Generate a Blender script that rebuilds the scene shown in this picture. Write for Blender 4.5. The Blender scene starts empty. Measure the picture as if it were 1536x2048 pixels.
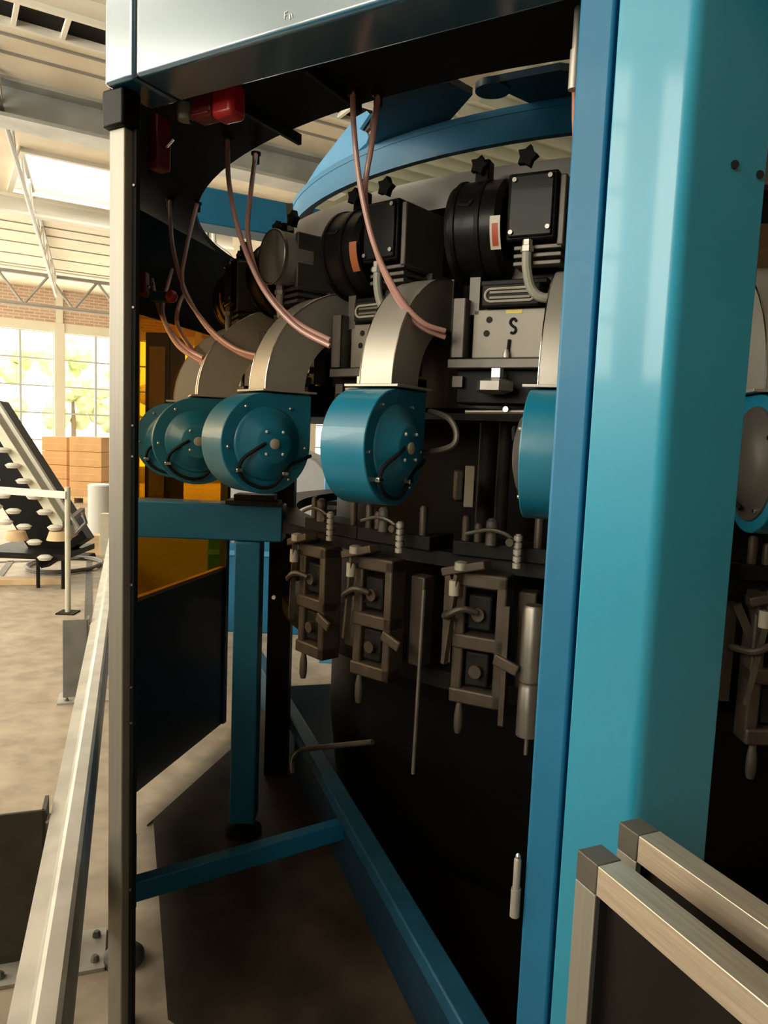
import bpy, bmesh, math, random
from mathutils import Vector, Matrix
random.seed(7)
R = math.radians
PI = math.pi
SC = bpy.context.scene
COL = SC.collection

# ------------------------------------------------------------------ camera
FPX, W, H = 1479.0, 1536, 2048
CAM = Vector((0, 0, 1.70))
pit = math.atan2(FPX, 14340.0); rol = math.atan2(578.0, 14330.0)
FW = Vector((0, math.cos(pit), -math.sin(pit)))
_u0 = Vector((0, math.sin(pit), math.cos(pit))); _r0 = Vector((1, 0, 0))
RT = _r0 * math.cos(rol) + _u0 * math.sin(rol)
UP = _u0 * math.cos(rol) - _r0 * math.sin(rol)
cd = bpy.data.cameras.new('camera'); cam = bpy.data.objects.new('camera', cd); COL.objects.link(cam)
cd.sensor_fit = 'VERTICAL'; cd.sensor_height = 36.0; cd.sensor_width = 27.0; cd.lens = FPX / H * 36.0
cd.clip_start = 0.02; cd.clip_end = 300
m = Matrix.Identity(4)
for i in range(3):
    m[i][0] = RT[i]; m[i][1] = UP[i]; m[i][2] = -FW[i]; m[i][3] = CAM[i]
cam.matrix_world = m
SC.camera = cam

def ray(px, py):
    return (FW * FPX + RT * (px - W / 2) - UP * (py - H / 2)) / FPX
def at(px, py, d=None, z=None):
    v = ray(px, py)
    t = d if d is not None else (z - CAM.z) / v.z
    return CAM + v * t
def on_line(px, py, p, e):            # plan point where the sight line through a pixel crosses the vertical plane p + s*e ; returns s
    v = ray(px, py); q = v.x / v.y
    return (q * p[1] - p[0]) / (e[0] - q * e[1])

# ------------------------------------------------------------------ world, light, exposure
wd = bpy.data.worlds.new('sky'); SC.world = wd; wd.use_nodes = True
bg = wd.node_tree.nodes['Background']; bg.inputs[0].default_value = (1.0, 0.94, 0.79, 1); bg.inputs[1].default_value = 5.5
SC.view_settings.view_transform = 'Standard'; SC.view_settings.look = 'None'
SC.view_settings.gamma = 1.0; SC.view_settings.use_curve_mapping = False
SC.view_settings.exposure = 0.15
SC.cycles.max_bounces = 8; SC.cycles.diffuse_bounces = 4; SC.cycles.glossy_bounces = 4
SC.cycles.transparent_max_bounces = 12; SC.cycles.caustics_reflective = False; SC.cycles.caustics_refractive = False
SC.cycles.sample_clamp_indirect = 4.0

HA = Vector((-0.515, 0.857, 0)); HB = Vector((0.857, 0.515, 0))     # hall axes
CEIL = 5.4; AFAR = 23.0; BLEFT = -5.0
def hall(a, b, z): return HA * a + HB * b + Vector((0, 0, z))
def area(name, loc, direction, sx, sy, power, color):
    l = bpy.data.lights.new(name, 'AREA'); l.shape = 'RECTANGLE'; l.size = sx; l.size_y = sy; l.energy = power; l.color = color
    o = bpy.data.objects.new(name, l); COL.objects.link(o); o.location = loc
    o.rotation_euler = Vector(direction).to_track_quat('-Z', 'Y').to_euler(); return o
# daylight outside the long window wall on the left and outside the back wall
area('daylight_left', hall(8.0, BLEFT - 0.35, 3.85), HB, 21.0, 2.9, 1250, (1.0, 0.89, 0.73))
area('daylight_far', hall(AFAR + 0.9, 2.5, 2.6), -HA, 12.0, 3.8, 1150, (1.0, 0.90, 0.74))

# ------------------------------------------------------------------ materials
def mat(name, col, rough=0.5, metal=0.0, coat=0.0, noise=0.0, nscale=8.0, bump=0.0, bscale=40.0, spec=0.5, cior=1.5, crough=0.06, col2=None, stretch=None, rvar=0.0):
    mt = bpy.data.materials.new(name); mt.use_nodes = True
    nt = mt.node_tree; b = nt.nodes['Principled BSDF']
    b.inputs['Base Color'].default_value = (*col, 1); b.inputs['Roughness'].default_value = rough
    b.inputs['Metallic'].default_value = metal; b.inputs['Coat Weight'].default_value = coat
    b.inputs['Coat Roughness'].default_value = crough; b.inputs['Coat IOR'].default_value = cior
    b.inputs['Specular IOR Level'].default_value = spec
    tc = nt.nodes.new('ShaderNodeTexCoord'); src = tc.outputs['Object']
    if stretch:
        mp = nt.nodes.new('ShaderNodeMapping'); mp.inputs['Scale'].default_value = stretch
        nt.links.new(src, mp.inputs['Vector']); src = mp.outputs['Vector']
    if noise > 0 or col2:
        n = nt.nodes.new('ShaderNodeTexNoise'); n.inputs['Scale'].default_value = nscale; n.inputs['Detail'].default_value = 6
        nt.links.new(src, n.inputs['Vector'])
        rp = nt.nodes.new('ShaderNodeValToRGB')
        c2 = col2 if col2 else tuple(c * (1 - noise) for c in col)
        c1 = col if col2 else tuple(min(1, c * (1 + noise)) for c in col)
        rp.color_ramp.elements[0].position = 0.35; rp.color_ramp.elements[0].color = (*c2, 1)
        rp.color_ramp.elements[1].position = 0.65; rp.color_ramp.elements[1].color = (*c1, 1)
        nt.links.new(n.outputs['Fac'], rp.inputs['Fac']); nt.links.new(rp.outputs['Color'], b.inputs['Base Color'])
        if rvar:
            mr = nt.nodes.new('ShaderNodeMapRange'); mr.inputs['To Min'].default_value = rough - rvar; mr.inputs['To Max'].default_value = rough + rvar
            nt.links.new(n.outputs['Fac'], mr.inputs['Value']); nt.links.new(mr.outputs['Result'], b.inputs['Roughness'])
    if bump > 0:
        n2 = nt.nodes.new('ShaderNodeTexNoise'); n2.inputs['Scale'].default_value = bscale; n2.inputs['Detail'].default_value = 4
        nt.links.new(src, n2.inputs['Vector'])
        bp = nt.nodes.new('ShaderNodeBump'); bp.inputs['Strength'].default_value = bump; bp.inputs['Distance'].default_value = 0.01
        nt.links.new(n2.outputs['Fac'], bp.inputs['Height']); nt.links.new(bp.outputs['Normal'], b.inputs['Normal'])
    return mt

M = {}
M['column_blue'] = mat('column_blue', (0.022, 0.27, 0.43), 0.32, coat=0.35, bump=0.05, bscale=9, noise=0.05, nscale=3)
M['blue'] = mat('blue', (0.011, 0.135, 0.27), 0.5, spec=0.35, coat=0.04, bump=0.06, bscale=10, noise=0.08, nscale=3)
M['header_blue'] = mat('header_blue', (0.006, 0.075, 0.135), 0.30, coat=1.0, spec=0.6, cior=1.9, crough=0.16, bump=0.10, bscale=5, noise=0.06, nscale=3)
M['blower_blue'] = mat('blower_blue', (0.005, 0.15, 0.25), 0.38, coat=0.25, bump=0.08, bscale=18, noise=0.10, nscale=6)
M['sky_blue'] = mat('sky_blue', (0.07, 0.28, 0.52), 0.4, coat=0.2, noise=0.05)
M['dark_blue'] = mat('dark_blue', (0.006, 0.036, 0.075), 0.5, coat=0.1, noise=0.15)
M['roof_black'] = mat('roof_black', (0.006, 0.006, 0.006), 0.7, spec=0.12, noise=0.3)
M['black'] = mat('black', (0.004, 0.0037, 0.0035), 0.45, spec=0.12, noise=0.2)
M['gloss_black'] = mat('gloss_black', (0.006, 0.0055, 0.005), 0.36, spec=0.14, coat=0.04, noise=0.2)
M['rubber'] = mat('rubber', (0.012, 0.012, 0.012), 0.65, spec=0.12)
M['alu'] = mat('alu', (0.27, 0.25, 0.215), 0.5, metal=0.45, noise=0.05, nscale=4, stretch=(30, 30, 1), bump=0.04, bscale=20)
M['brushed'] = mat('brushed', (0.74, 0.62, 0.49), 0.42, metal=0.8, noise=0.10, nscale=3, stretch=(3, 60, 60), bump=0.05, bscale=6)
M['cap_grey'] = mat('cap_grey', (0.10, 0.09, 0.075), 0.45, metal=0.3, noise=0.1)
M['sheet'] = mat('sheet', (0.40, 0.375, 0.33), 0.46, metal=0.55, noise=0.06, nscale=5, bump=0.03, bscale=12)
M['sheet_tan'] = mat('sheet_tan', (0.42, 0.30, 0.19), 0.5, metal=0.5, noise=0.12, nscale=5)
M['steel'] = mat('steel', (0.22, 0.205, 0.18), 0.38, metal=0.8, noise=0.15, nscale=9)
M['dull_steel'] = mat('dull_steel', (0.105, 0.095, 0.082), 0.5, metal=0.55, noise=0.2, nscale=9)
M['dark_steel'] = mat('dark_steel', (0.016, 0.0145, 0.013), 0.55, spec=0.12, metal=0.2, noise=0.3, nscale=9)
M['brown_metal'] = mat('brown_metal', (0.07, 0.054, 0.040), 0.5, metal=0.4, noise=0.25, nscale=12)
M['chrome'] = mat('chrome', (0.75, 0.73, 0.68), 0.18, metal=1.0)
M['white_dot'] = mat('white_dot', (0.8, 0.78, 0.72), 0.35, metal=0.3)
M['ring_grey'] = mat('ring_grey', (0.33, 0.315, 0.30), 0.34, metal=0.6, noise=0.06)
M['hose'] = mat('hose', (0.50, 0.27, 0.23), 0.32, coat=0.2, noise=0.1)
M['copper_hose'] = mat('copper_hose', (0.36, 0.11, 0.06), 0.4, noise=0.1)
M['grey_hose'] = mat('grey_hose', (0.27, 0.26, 0.21), 0.55, noise=0.15)
M['red'] = mat('red', (0.42, 0.012, 0.016), 0.35, coat=0.2, noise=0.08)
M['dark_red'] = mat('dark_red', (0.13, 0.005, 0.006), 0.4, noise=0.1)
M['green_grey'] = mat('green_grey', (0.27, 0.29, 0.22), 0.4, metal=0.3)
M['label_white'] = mat('label_white', (0.5, 0.45, 0.38), 0.5)
M['label_red'] = mat('label_red', (0.36, 0.05, 0.025), 0.5)
M['orange_label'] = mat('orange_label', (0.36, 0.10, 0.03), 0.5)
M['yellow'] = mat('yellow', (0.55, 0.42, 0.05), 0.5)
M['cream'] = mat('cream', (0.36, 0.33, 0.26), 0.5, noise=0.04)
M['ceiling'] = mat('ceiling', (0.86, 0.79, 0.66), 0.8, noise=0.06, nscale=1.5)
M['ceil_strip'] = mat('ceil_strip', (0.86, 0.82, 0.73), 0.7)
M['ceil_brown'] = mat('ceil_brown', (0.42, 0.35, 0.27), 0.8)
M['beam_grey'] = mat('beam_grey', (0.40, 0.41, 0.39), 0.5, metal=0.2, noise=0.2, nscale=2)
M['truss'] = mat('truss', (0.34, 0.33, 0.31), 0.5, metal=0.2)
M['truss_light'] = mat('truss_light', (0.74, 0.71, 0.64), 0.6)
M['wall_paint'] = mat('wall_paint', (0.72, 0.68, 0.58), 0.8, noise=0.05, nscale=1)
M['wall_dim'] = mat('wall_dim', (0.22, 0.20, 0.17), 0.85, noise=0.1, nscale=1)
M['plate'] = mat('plate', (0.20, 0.182, 0.150), 0.5, metal=0.3, noise=0.08)
M['drum_brown'] = mat('drum_brown', (0.062, 0.052, 0.042), 0.5, metal=0.4, noise=0.25, nscale=5)
M['beam_navy'] = mat('beam_navy', (0.010, 0.065, 0.120), 0.5, spec=0.3, noise=0.15)
M['frame_white'] = mat('frame_white', (0.74, 0.71, 0.60), 0.6)
M['mullion'] = mat('mullion', (0.50, 0.53, 0.52), 0.6)
M['galv'] = mat('galv', (0.52, 0.49, 0.44), 0.5, metal=0.35, noise=0.14, nscale=7, bump=0.12, bscale=30)
M['post_dark'] = mat('post_dark', (0.085, 0.075, 0.06), 0.6, metal=0.2, noise=0.2)
M['post_grey'] = mat('post_grey', (0.20, 0.195, 0.18), 0.6, metal=0.2, noise=0.2)
M['card'] = mat('card', (0.62, 0.36, 0.16), 0.85, noise=0.07, nscale=4)
M['wood'] = mat('wood', (0.66, 0.47, 0.27), 0.75, noise=0.15, nscale=6)
M['conv_paint'] = mat('conv_paint', (0.60, 0.57, 0.45), 0.55, noise=0.06)
M['foliage'] = mat('foliage', (0.70, 0.80, 0.46), 0.8, noise=0.4, nscale=3)
M['bark'] = mat('bark', (0.22, 0.16, 0.10), 0.9)
M['grey_hood'] = mat('grey_hood', (0.40, 0.40, 0.41), 0.45, noise=0.05)
M['plastic_grey'] = mat('plastic_grey', (0.62, 0.62, 0.60), 0.5)
M['panel_dark'] = mat('panel_dark', (0.010, 0.008, 0.007), 0.35, spec=0.12, noise=0.2)
M['near_black'] = mat('near_black', (0.005, 0.0045, 0.004), 0.55, spec=0.12, noise=0.4, nscale=5)

def glass(name, tint, gl=0.10, rough=0.02):
    mt = bpy.data.materials.new(name); mt.use_nodes = True; nt = mt.node_tree
    for n in list(nt.nodes):
        if n.type != 'OUTPUT_MATERIAL': nt.nodes.remove(n)
    out = [n for n in nt.nodes if n.type == 'OUTPUT_MATERIAL'][0]
    t = nt.nodes.new('ShaderNodeBsdfTransparent'); t.inputs[0].default_value = (*tint, 1)
    g = nt.nodes.new('ShaderNodeBsdfGlossy'); g.inputs['Roughness'].default_value = rough
    mx = nt.nodes.new('ShaderNodeMixShader'); mx.inputs[0].default_value = gl
    nt.links.new(t.outputs[0], mx.inputs[1]); nt.links.new(g.outputs[0], mx.inputs[2]); nt.links.new(mx.outputs[0], out.inputs['Surface'])
    return mt
M['amber'] = glass('amber', (0.60, 0.38, 0.055), 0.05)
M['smoke'] = glass('smoke', (0.78, 0.70, 0.60), 0.05)
M['pane'] = glass('pane', (0.97, 0.98, 0.97), 0.04)

def floor_mat():
    mt = mat('floor', (0.50, 0.415, 0.32), 0.62, noise=0.0, col2=(0.38, 0.31, 0.235), nscale=0.9, bump=0.25, bscale=6, rvar=0.12)
    nt = mt.node_tree; b = nt.nodes['Principled BSDF']
    lk = b.inputs['Base Color'].links[0]; src = lk.from_socket
    tc = [n for n in nt.nodes if n.type == 'TEX_COORD'][0]
    n = nt.nodes.new('ShaderNodeTexNoise'); n.inputs['Scale'].default_value = 7; n.inputs['Detail'].default_value = 8
    nt.links.new(tc.outputs['Object'], n.inputs['Vector'])
    rp = nt.nodes.new('ShaderNodeValToRGB'); rp.color_ramp.elements[0].position = .3; rp.color_ramp.elements[0].color = (.72, .7, .68, 1)
    rp.color_ramp.elements[1].position = .7; rp.color_ramp.elements[1].color = (1.1, 1.1, 1.08, 1)
    nt.links.new(n.outputs['Fac'], rp.inputs['Fac'])
    mx = nt.nodes.new('ShaderNodeMix'); mx.data_type = 'RGBA'; mx.blend_type = 'MULTIPLY'; mx.inputs[0].default_value = 1.0
    nt.links.new(src, mx.inputs[6]); nt.links.new(rp.outputs[0], mx.inputs[7]); nt.links.new(mx.outputs[2], b.inputs['Base Color'])
    return mt
M['floor'] = floor_mat()

def brick_mat():
    mt = mat('brick', (0.6, 0.4, 0.3), 0.85); nt = mt.node_tree; b = nt.nodes['Principled BSDF']
    tc = [n for n in nt.nodes if n.type == 'TEX_COORD'][0]
    br = nt.nodes.new('ShaderNodeTexBrick'); br.inputs['Scale'].default_value = 1.0
    br.inputs['Brick Width'].default_value = 0.26; br.inputs['Row Height'].default_value = 0.085; br.inputs['Mortar Size'].default_value = 0.012
    br.inputs['Color1'].default_value = (0.50, 0.33, 0.24, 1); br.inputs['Color2'].default_value = (0.58, 0.41, 0.30, 1); br.inputs['Mortar'].default_value = (0.68, 0.60, 0.50, 1)
    mp = nt.nodes.new('ShaderNodeMapping'); mp.inputs['Rotation'].default_value = (R(90), 0, 0)
    nt.links.new(tc.outputs['Object'], mp.inputs['Vector']); nt.links.new(mp.outputs['Vector'], br.inputs['Vector'])
    nt.links.new(br.outputs['Color'], b.inputs['Base Color']); return mt
M['brick'] = brick_mat()

def corr_mat():
    return mat('corrugated', (0.56, 0.58, 0.47), 0.6, noise=0.08, nscale=2)
M['corr'] = corr_mat()

# ------------------------------------------------------------------ mesh builder
class MB:
    def __init__(s): s.v = []; s.f = []
    def add(s, vs, fs):
        o = len(s.v); s.v += [tuple(x) for x in vs]; s.f += [tuple(i + o for i in f) for f in fs]; return s
    def box(s, lo, hi):
        (x0, y0, z0), (x1, y1, z1) = lo, hi
        return s.add([(x0, y0, z0), (x1, y0, z0), (x1, y1, z0), (x0, y1, z0), (x0, y0, z1), (x1, y0, z1), (x1, y1, z1), (x0, y1, z1)],
                     [(0, 3, 2, 1), (4, 5, 6, 7), (0, 1, 5, 4), (1, 2, 6, 5), (2, 3, 7, 6), (3, 0, 4, 7)])
    def hexa(s, lower, upper):       # two quads (4 points each)
        return s.add(list(lower) + list(upper), [(0, 3, 2, 1), (4, 5, 6, 7), (0, 1, 5, 4), (1, 2, 6, 5), (2, 3, 7, 6), (3, 0, 4, 7)])
    def prism(s, poly, z0, z1):      # plan polygon
        n = len(poly)
        return s.add([(p[0], p[1], z0) for p in poly] + [(p[0], p[1], z1) for p in poly],
                     [tuple(range(n - 1, -1, -1)), tuple(range(n, 2 * n))] + [(i, (i + 1) % n, n + (i + 1) % n, n + i) for i in range(n)])
    def prism_x(s, poly, x0, x1):    # polygon in (y, z) extruded along x
        n = len(poly)
        return s.add([(x0, p[0], p[1]) for p in poly] + [(x1, p[0], p[1]) for p in poly],
                     [tuple(range(n - 1, -1, -1)), tuple(range(n, 2 * n))] + [(i, (i + 1) % n, n + (i + 1) % n, n + i) for i in range(n)])
    def extrude(s, pts, vec):        # planar 3d polygon extruded along vec
        n = len(pts); v = Vector(vec)
        return s.add([tuple(p) for p in pts] + [tuple(Vector(p) + v) for p in pts],
                     [tuple(range(n - 1, -1, -1)), tuple(range(n, 2 * n))] + [(i, (i + 1) % n, n + (i + 1) % n, n + i) for i in range(n)])
    def lathe(s, prof, origin=(0, 0, 0), axis='z', n=32, cap=True):   # prof: (radius, height)
        o = Vector(origin); rows = []; vs = []
        def pt(r, h, a):
            c, q = r * math.cos(a), r * math.sin(a)
            return {'z': (c, q, h), 'x': (h, c, q), 'y': (q, h, c)}[axis]
        for (r, h) in prof:
            for k in range(n): vs.append(tuple(Vector(pt(r, h, 2 * PI * k / n)) + o))
        fs = []
        for i in range(len(prof) - 1):
            for k in range(n):
                a, b = i * n + k, i * n + (k + 1) % n
                fs.append((a, b, b + n, a + n))
        if cap:
            fs.append(tuple(range(n - 1, -1, -1))); fs.append(tuple((len(prof) - 1) * n + k for k in range(n)))
        return s.add(vs, fs)
    def tube(s, pts, r, n=8, smooth=0):
        P = [Vector(p) for p in pts]
        if smooth:
            Q = []
            for i in range(len(P) - 1):
                p0, p1, p2, p3 = P[max(i - 1, 0)], P[i], P[i + 1], P[min(i + 2, len(P) - 1)]
                for k in range(smooth):
                    t = k / smooth
                    Q.append(0.5 * ((2 * p1) + (p2 - p0) * t + (2 * p0 - 5 * p1 + 4 * p2 - p3) * t * t + (3 * p1 - p0 - 3 * p2 + p3) * t ** 3))
            Q.append(P[-1]); P = Q
        vs = []; fs = []; prev = None
        for i, p in enumerate(P):
            t = (P[min(i + 1, len(P) - 1)] - P[max(i - 1, 0)]).normalized()
            if prev is None:
                a = Vector((0, 0, 1)) if abs(t.z) < .9 else Vector((1, 0, 0)); nn = t.cross(a).normalized()
            else: nn = (prev - t * prev.dot(t)).normalized()
            prev = nn; bb = t.cross(nn)
            rr = r[i] if isinstance(r, (list, tuple)) else r
            for k in range(n):
                an = 2 * PI * k / n; vs.append(tuple(p + nn * rr * math.cos(an) + bb * rr * math.sin(an)))
        for i in range(len(P) - 1):
            for k in range(n):
                a, b = i * n + k, i * n + (k + 1) % n; fs.append((a, b, b + n, a + n))
        fs.append(tuple(range(n - 1, -1, -1))); fs.append(tuple((len(P) - 1) * n + k for k in range(n)))
        return s.add(vs, fs)
    def bar(s, a, b, w, h, up=(0, 0, 1)):     # rectangular bar from a to b
        a, b = Vector(a), Vector(b); t = (b - a).normalized(); sd = t.cross(Vector(up)).normalized(); uu = sd.cross(t)
        q = [sd * (-w / 2) + uu * (-h / 2), sd * (w / 2) + uu * (-h / 2), sd * (w / 2) + uu * (h / 2), sd * (-w / 2) + uu * (h / 2)]
        return s.hexa([a + x for x in q], [b + x for x in q])
    def ring(s, c, r0, r1, z0, z1, a0=0, a1=2 * PI, n=96):
        full = abs(a1 - a0 - 2 * PI) < 1e-6; vs = []; fs = []
        k = n if full else n + 1
        for i in range(k):
            a = a0 + (a1 - a0) * i / n; ca, sa = math.cos(a), math.sin(a)
            for (r, z) in ((r0, z0), (r1, z0), (r1, z1), (r0, z1)): vs.append((c[0] + r * ca, c[1] + r * sa, z))
        for i in range(n):
            a, b = i * 4, ((i + 1) % k) * 4
            for j in range(4): fs.append((a + j, a + (j + 1) % 4, b + (j + 1) % 4, b + j))
        if not full: fs += [(3, 2, 1, 0), (n * 4, n * 4 + 1, n * 4 + 2, n * 4 + 3)]
        return s.add(vs, fs)
    def build(s, name, m, parent=None, loc=None, bevel=0.0, sharp=35, seg=2):
        me = bpy.data.meshes.new(name); me.from_pydata(s.v, [], s.f)
        bm = bmesh.new(); bm.from_mesh(me); bmesh.ops.recalc_face_normals(bm, faces=bm.faces); bm.to_mesh(me); bm.free()
        me.polygons.foreach_set('use_smooth', [True] * len(me.polygons)); me.set_sharp_from_angle(angle=R(sharp))
        me.materials.append(M[m] if isinstance(m, str) else m)
        o = bpy.data.objects.new(name, me); COL.objects.link(o)
        if parent: o.parent = parent
        if loc is not None: o.location = loc
        if bevel:
            b = o.modifiers.new('bevel', 'BEVEL'); b.width = bevel; b.segments = seg; b.limit_method = 'ANGLE'; b.angle_limit = R(40)
        return o

def tag(o, label, cat, group=None):
    o['label'] = label; o['category'] = cat
    if group: o['group'] = group
    return o
def thing(name, label, cat, loc=(0, 0, 0), rz=0.0, group=None):
    o = bpy.data.objects.new(name, None); COL.objects.link(o); o.empty_display_size = .1
    o.location = loc; o.rotation_euler = (0, 0, rz); return tag(o, label, cat, group)
def struct(o): o['kind'] = 'structure'; return o
def kids(o): return list(o.children)
def copy_tree(o, parent=None, skip=()):
    c = o.copy(); COL.objects.link(c)
    if parent: c.parent = parent
    for ch in kids(o):
        if ch.name.split('.')[0] not in skip: copy_tree(ch, c)
    return c
def centred(name, mb, m, label, cat, group=None, **kw):     # one-mesh thing, origin at its base centre
    xs = [v[0] for v in mb.v]; ys = [v[1] for v in mb.v]; zs = [v[2] for v in mb.v]
    o = Vector(((min(xs) + max(xs)) / 2, (min(ys) + max(ys)) / 2, min(zs)))
    mb.v = [(v[0] - o.x, v[1] - o.y, v[2] - o.z) for v in mb.v]
    ob = mb.build(name, m, None, loc=o, **kw); return tag(ob, label, cat, group)

# ================================================================== THE HALL
def hbox(a0, a1, b0, b1, z0, z1):
    return MB().add([hall(a, b, z) for z in (z0, z1) for a, b in ((a0, b0), (a1, b0), (a1, b1), (a0, b1))],
                    [(0, 3, 2, 1), (4, 5, 6, 7), (0, 1, 5, 4), (1, 2, 6, 5), (2, 3, 7, 6), (3, 0, 4, 7)])
ABACK = -8.0; BRIGHT = 17.0
struct(hbox(ABACK, AFAR + 8, BLEFT - 6, BRIGHT, -0.2, 0.0).build('floor', 'floor'))
struct(hbox(ABACK - .2, ABACK, BLEFT, BRIGHT, 0, CEIL).build('wall_back', 'wall_dim'))
struct(hbox(ABACK, AFAR, BRIGHT, BRIGHT + .2, 0, CEIL).build('wall_right', 'wall_dim'))
# left wall: sill, lintel, piers, windows
wl = MB(); NW = 9; pitch_w = (AFAR - ABACK) / NW
def addm(dst, src): dst.add(src.v, src.f)
addm(wl, hbox(ABACK, AFAR, BLEFT - .2, BLEFT, 0, 2.3)); addm(wl, hbox(ABACK, AFAR, BLEFT - .2, BLEFT, 5.3, CEIL)); addm(wl, hbox(ABACK, ABACK + pitch_w * 1.0 + 2.0, BLEFT - .2, BLEFT, 2.3, 5.3))
NW = 9; pitch_w = (AFAR - ABACK) / NW
for i in range(NW + 1): addm(wl, hbox(ABACK + i * pitch_w - .22, ABACK + i * pitch_w + .22, BLEFT - .2, BLEFT, 2.3, 5.3))
struct(wl.build('wall_left', 'wall_paint'))
wn = 0
def window(axis, c0, c1, z0, z1, fixed, cols, rows):
    global wn
    wn += 1
    root = bpy.data.objects.new('window_%d' % wn, None); COL.objects.link(root); root['kind'] = 'structure'
    g = MB()
    def add(c_0, c_1, za, zb, t):
        addm(g, hbox(c_0, c_1, fixed - t, fixed + t, za, zb) if axis == 'a' else hbox(fixed - t, fixed + t, c_0, c_1, za, zb))
    for i in range(cols + 1):
        c = c0 + (c1 - c0) * i / cols; w = .03
        add(c - w, c + w, z0, z1, .03)
    for j in range(rows + 1):
        z = z0 + (z1 - z0) * j / rows; add(c0, c1, z - .022, z + .022, .025)
    g.build('window_frame', 'mullion', root)
    p = hbox(c0, c1, fixed - .004, fixed + .004, z0, z1) if axis == 'a' else hbox(fixed - .004, fixed + .004, c0, c1, z0, z1)
    p.build('pane', 'pane', root)
for i in range(2, NW): window('a', ABACK + i * pitch_w + .22, ABACK + (i + 1) * pitch_w - .22, 2.3, 5.3, BLEFT - .1, 3, 5)
# far wall with brick band above tall windows
def b_at(px, py, a):                      # hall b-coordinate where a sight line meets the wall at a
    v = ray(px, py); va = v.x * HA.x + v.y * HA.y; t = a / va
    p = CAM + v * t; return p.x * HB.x + p.y * HB.y
bp = b_at(119, 760, AFAR); PW = 1.98
ZS, ZT = 0.45, 4.22
wf = MB()
b0w = BLEFT; b1w = BRIGHT
addm(wf, hbox(AFAR, AFAR + .25, b0w, b1w, 0, ZS)); addm(wf, hbox(AFAR, AFAR + .25, b0w, b1w, ZT, ZT + .26))
piers = [bp + PW * k for k in range(-8, 9) if b0w < bp + PW * k < b1w]
for b in piers: addm(wf, hbox(AFAR - .05, AFAR + .25, b - .13, b + .13, ZS, ZT + .26))
addm(wf, hbox(AFAR, AFAR + .25, piers[-1] + PW, b1w, ZS, ZT))
struct(wf.build('wall_far', 'frame_white'))
bk = MB(); L = b1w - b0w
bk.box((0, 0, 0), (L, .2, CEIL + 1.5 - ZT - .26))
o = bk.build('wall_far_brick', 'brick', loc=hall(AFAR + .02, b0w, ZT + .26)); o.rotation_euler = (0, 0, math.atan2(HB.y, HB.x)); struct(o)
pl = MB()
for b in piers: addm(pl, hbox(AFAR - .06, AFAR, b - .09, b + .09, ZT + .26, CEIL))
struct(pl.build('trim_1', 'frame_white'))
for k in range(len(piers) - 1): window('b', piers[k] + .13, piers[k + 1] - .13, ZS, ZT, AFAR + .1, 2, 5)

# ceiling of boards running along b, split in strips along a, with a skylight hole
def ceil(name, a0, a1, b0, b1, m, z0=CEIL, z1=CEIL + .12): return struct(hbox(a0, a1, b0, b1, z0, z1).build(name, m))
SK0, SK1 = 11.7, 13.7
sb0 = b_at(48, 340, 12.2) if False else 1.0
KA0, KA1, KB0, KB1 = 3.5, 6.0, BLEFT + .3, BLEFT + 1.9        # unseen skylight hole added for the header's reflection, near the left windows
ceil('ceiling', ABACK, KA0, BLEFT, BRIGHT, 'ceiling'); ceil('ceiling_near', KA1, SK0, BLEFT, BRIGHT, 'ceiling')
ceil('ceiling_edge', KA0, KA1, BLEFT, KB0, 'ceiling'); ceil('ceiling_middle', KA0, KA1, KB1, BRIGHT, 'ceiling')
vv = ray(40, 330); tt = (CEIL - CAM.z) / vv.z; pq = CAM + vv * tt; SB0 = pq.x * HB.x + pq.y * HB.y
ceil('ceiling_mid', SK0, SK1, BLEFT, SB0, 'ceiling'); ceil('ceiling_mid', SK0, SK1, SB0 + 4.5, BRIGHT, 'ceiling')
ceil('ceiling_far', SK1, AFAR + .3, BLEFT, BRIGHT, 'ceiling')
fr = MB(); addm(fr, hbox(SK0 - .08, SK0, SB0 - .08, SB0 + 4.6, CEIL - .06, CEIL + .3)); addm(fr, hbox(SK1, SK1 + .08, SB0 - .08, SB0 + 4.6, CEIL - .06, CEIL + .3)); addm(fr, hbox(SK0, SK1, SB0 - .08, SB0, CEIL - .06, CEIL + .3))
struct(fr.build('trim_2', 'truss_light'))
# board joints and purlins
j = MB()
for a in (6.6, 8.4, 8.8, 10.9, 15.0, 15.9, 16.6, 17.6, 18.8, 20.0, 21.2): addm(j, hbox(a, a + .035, BLEFT, 4.85, CEIL - .018, CEIL))
struct(j.build('ceiling_joints', 'truss'))
st = MB()
for a0, a1 in ((7.35, 7.55), (8.05, 8.2), (14.0, 14.2)): addm(st, hbox(a0, a1, BLEFT, 4.85, CEIL - .05, CEIL))
struct(st.build('ceiling_strips', 'ceil_strip'))
bs = MB(); addm(bs, hbox(5.2, 7.0, -2, 4.85, CEIL - .02, CEIL)); addm(bs, hbox(14.25, 14.9, BLEFT, 4.85, CEIL - .03, CEIL))
struct(bs.build('ceiling_boards', 'ceil_brown'))
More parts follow.
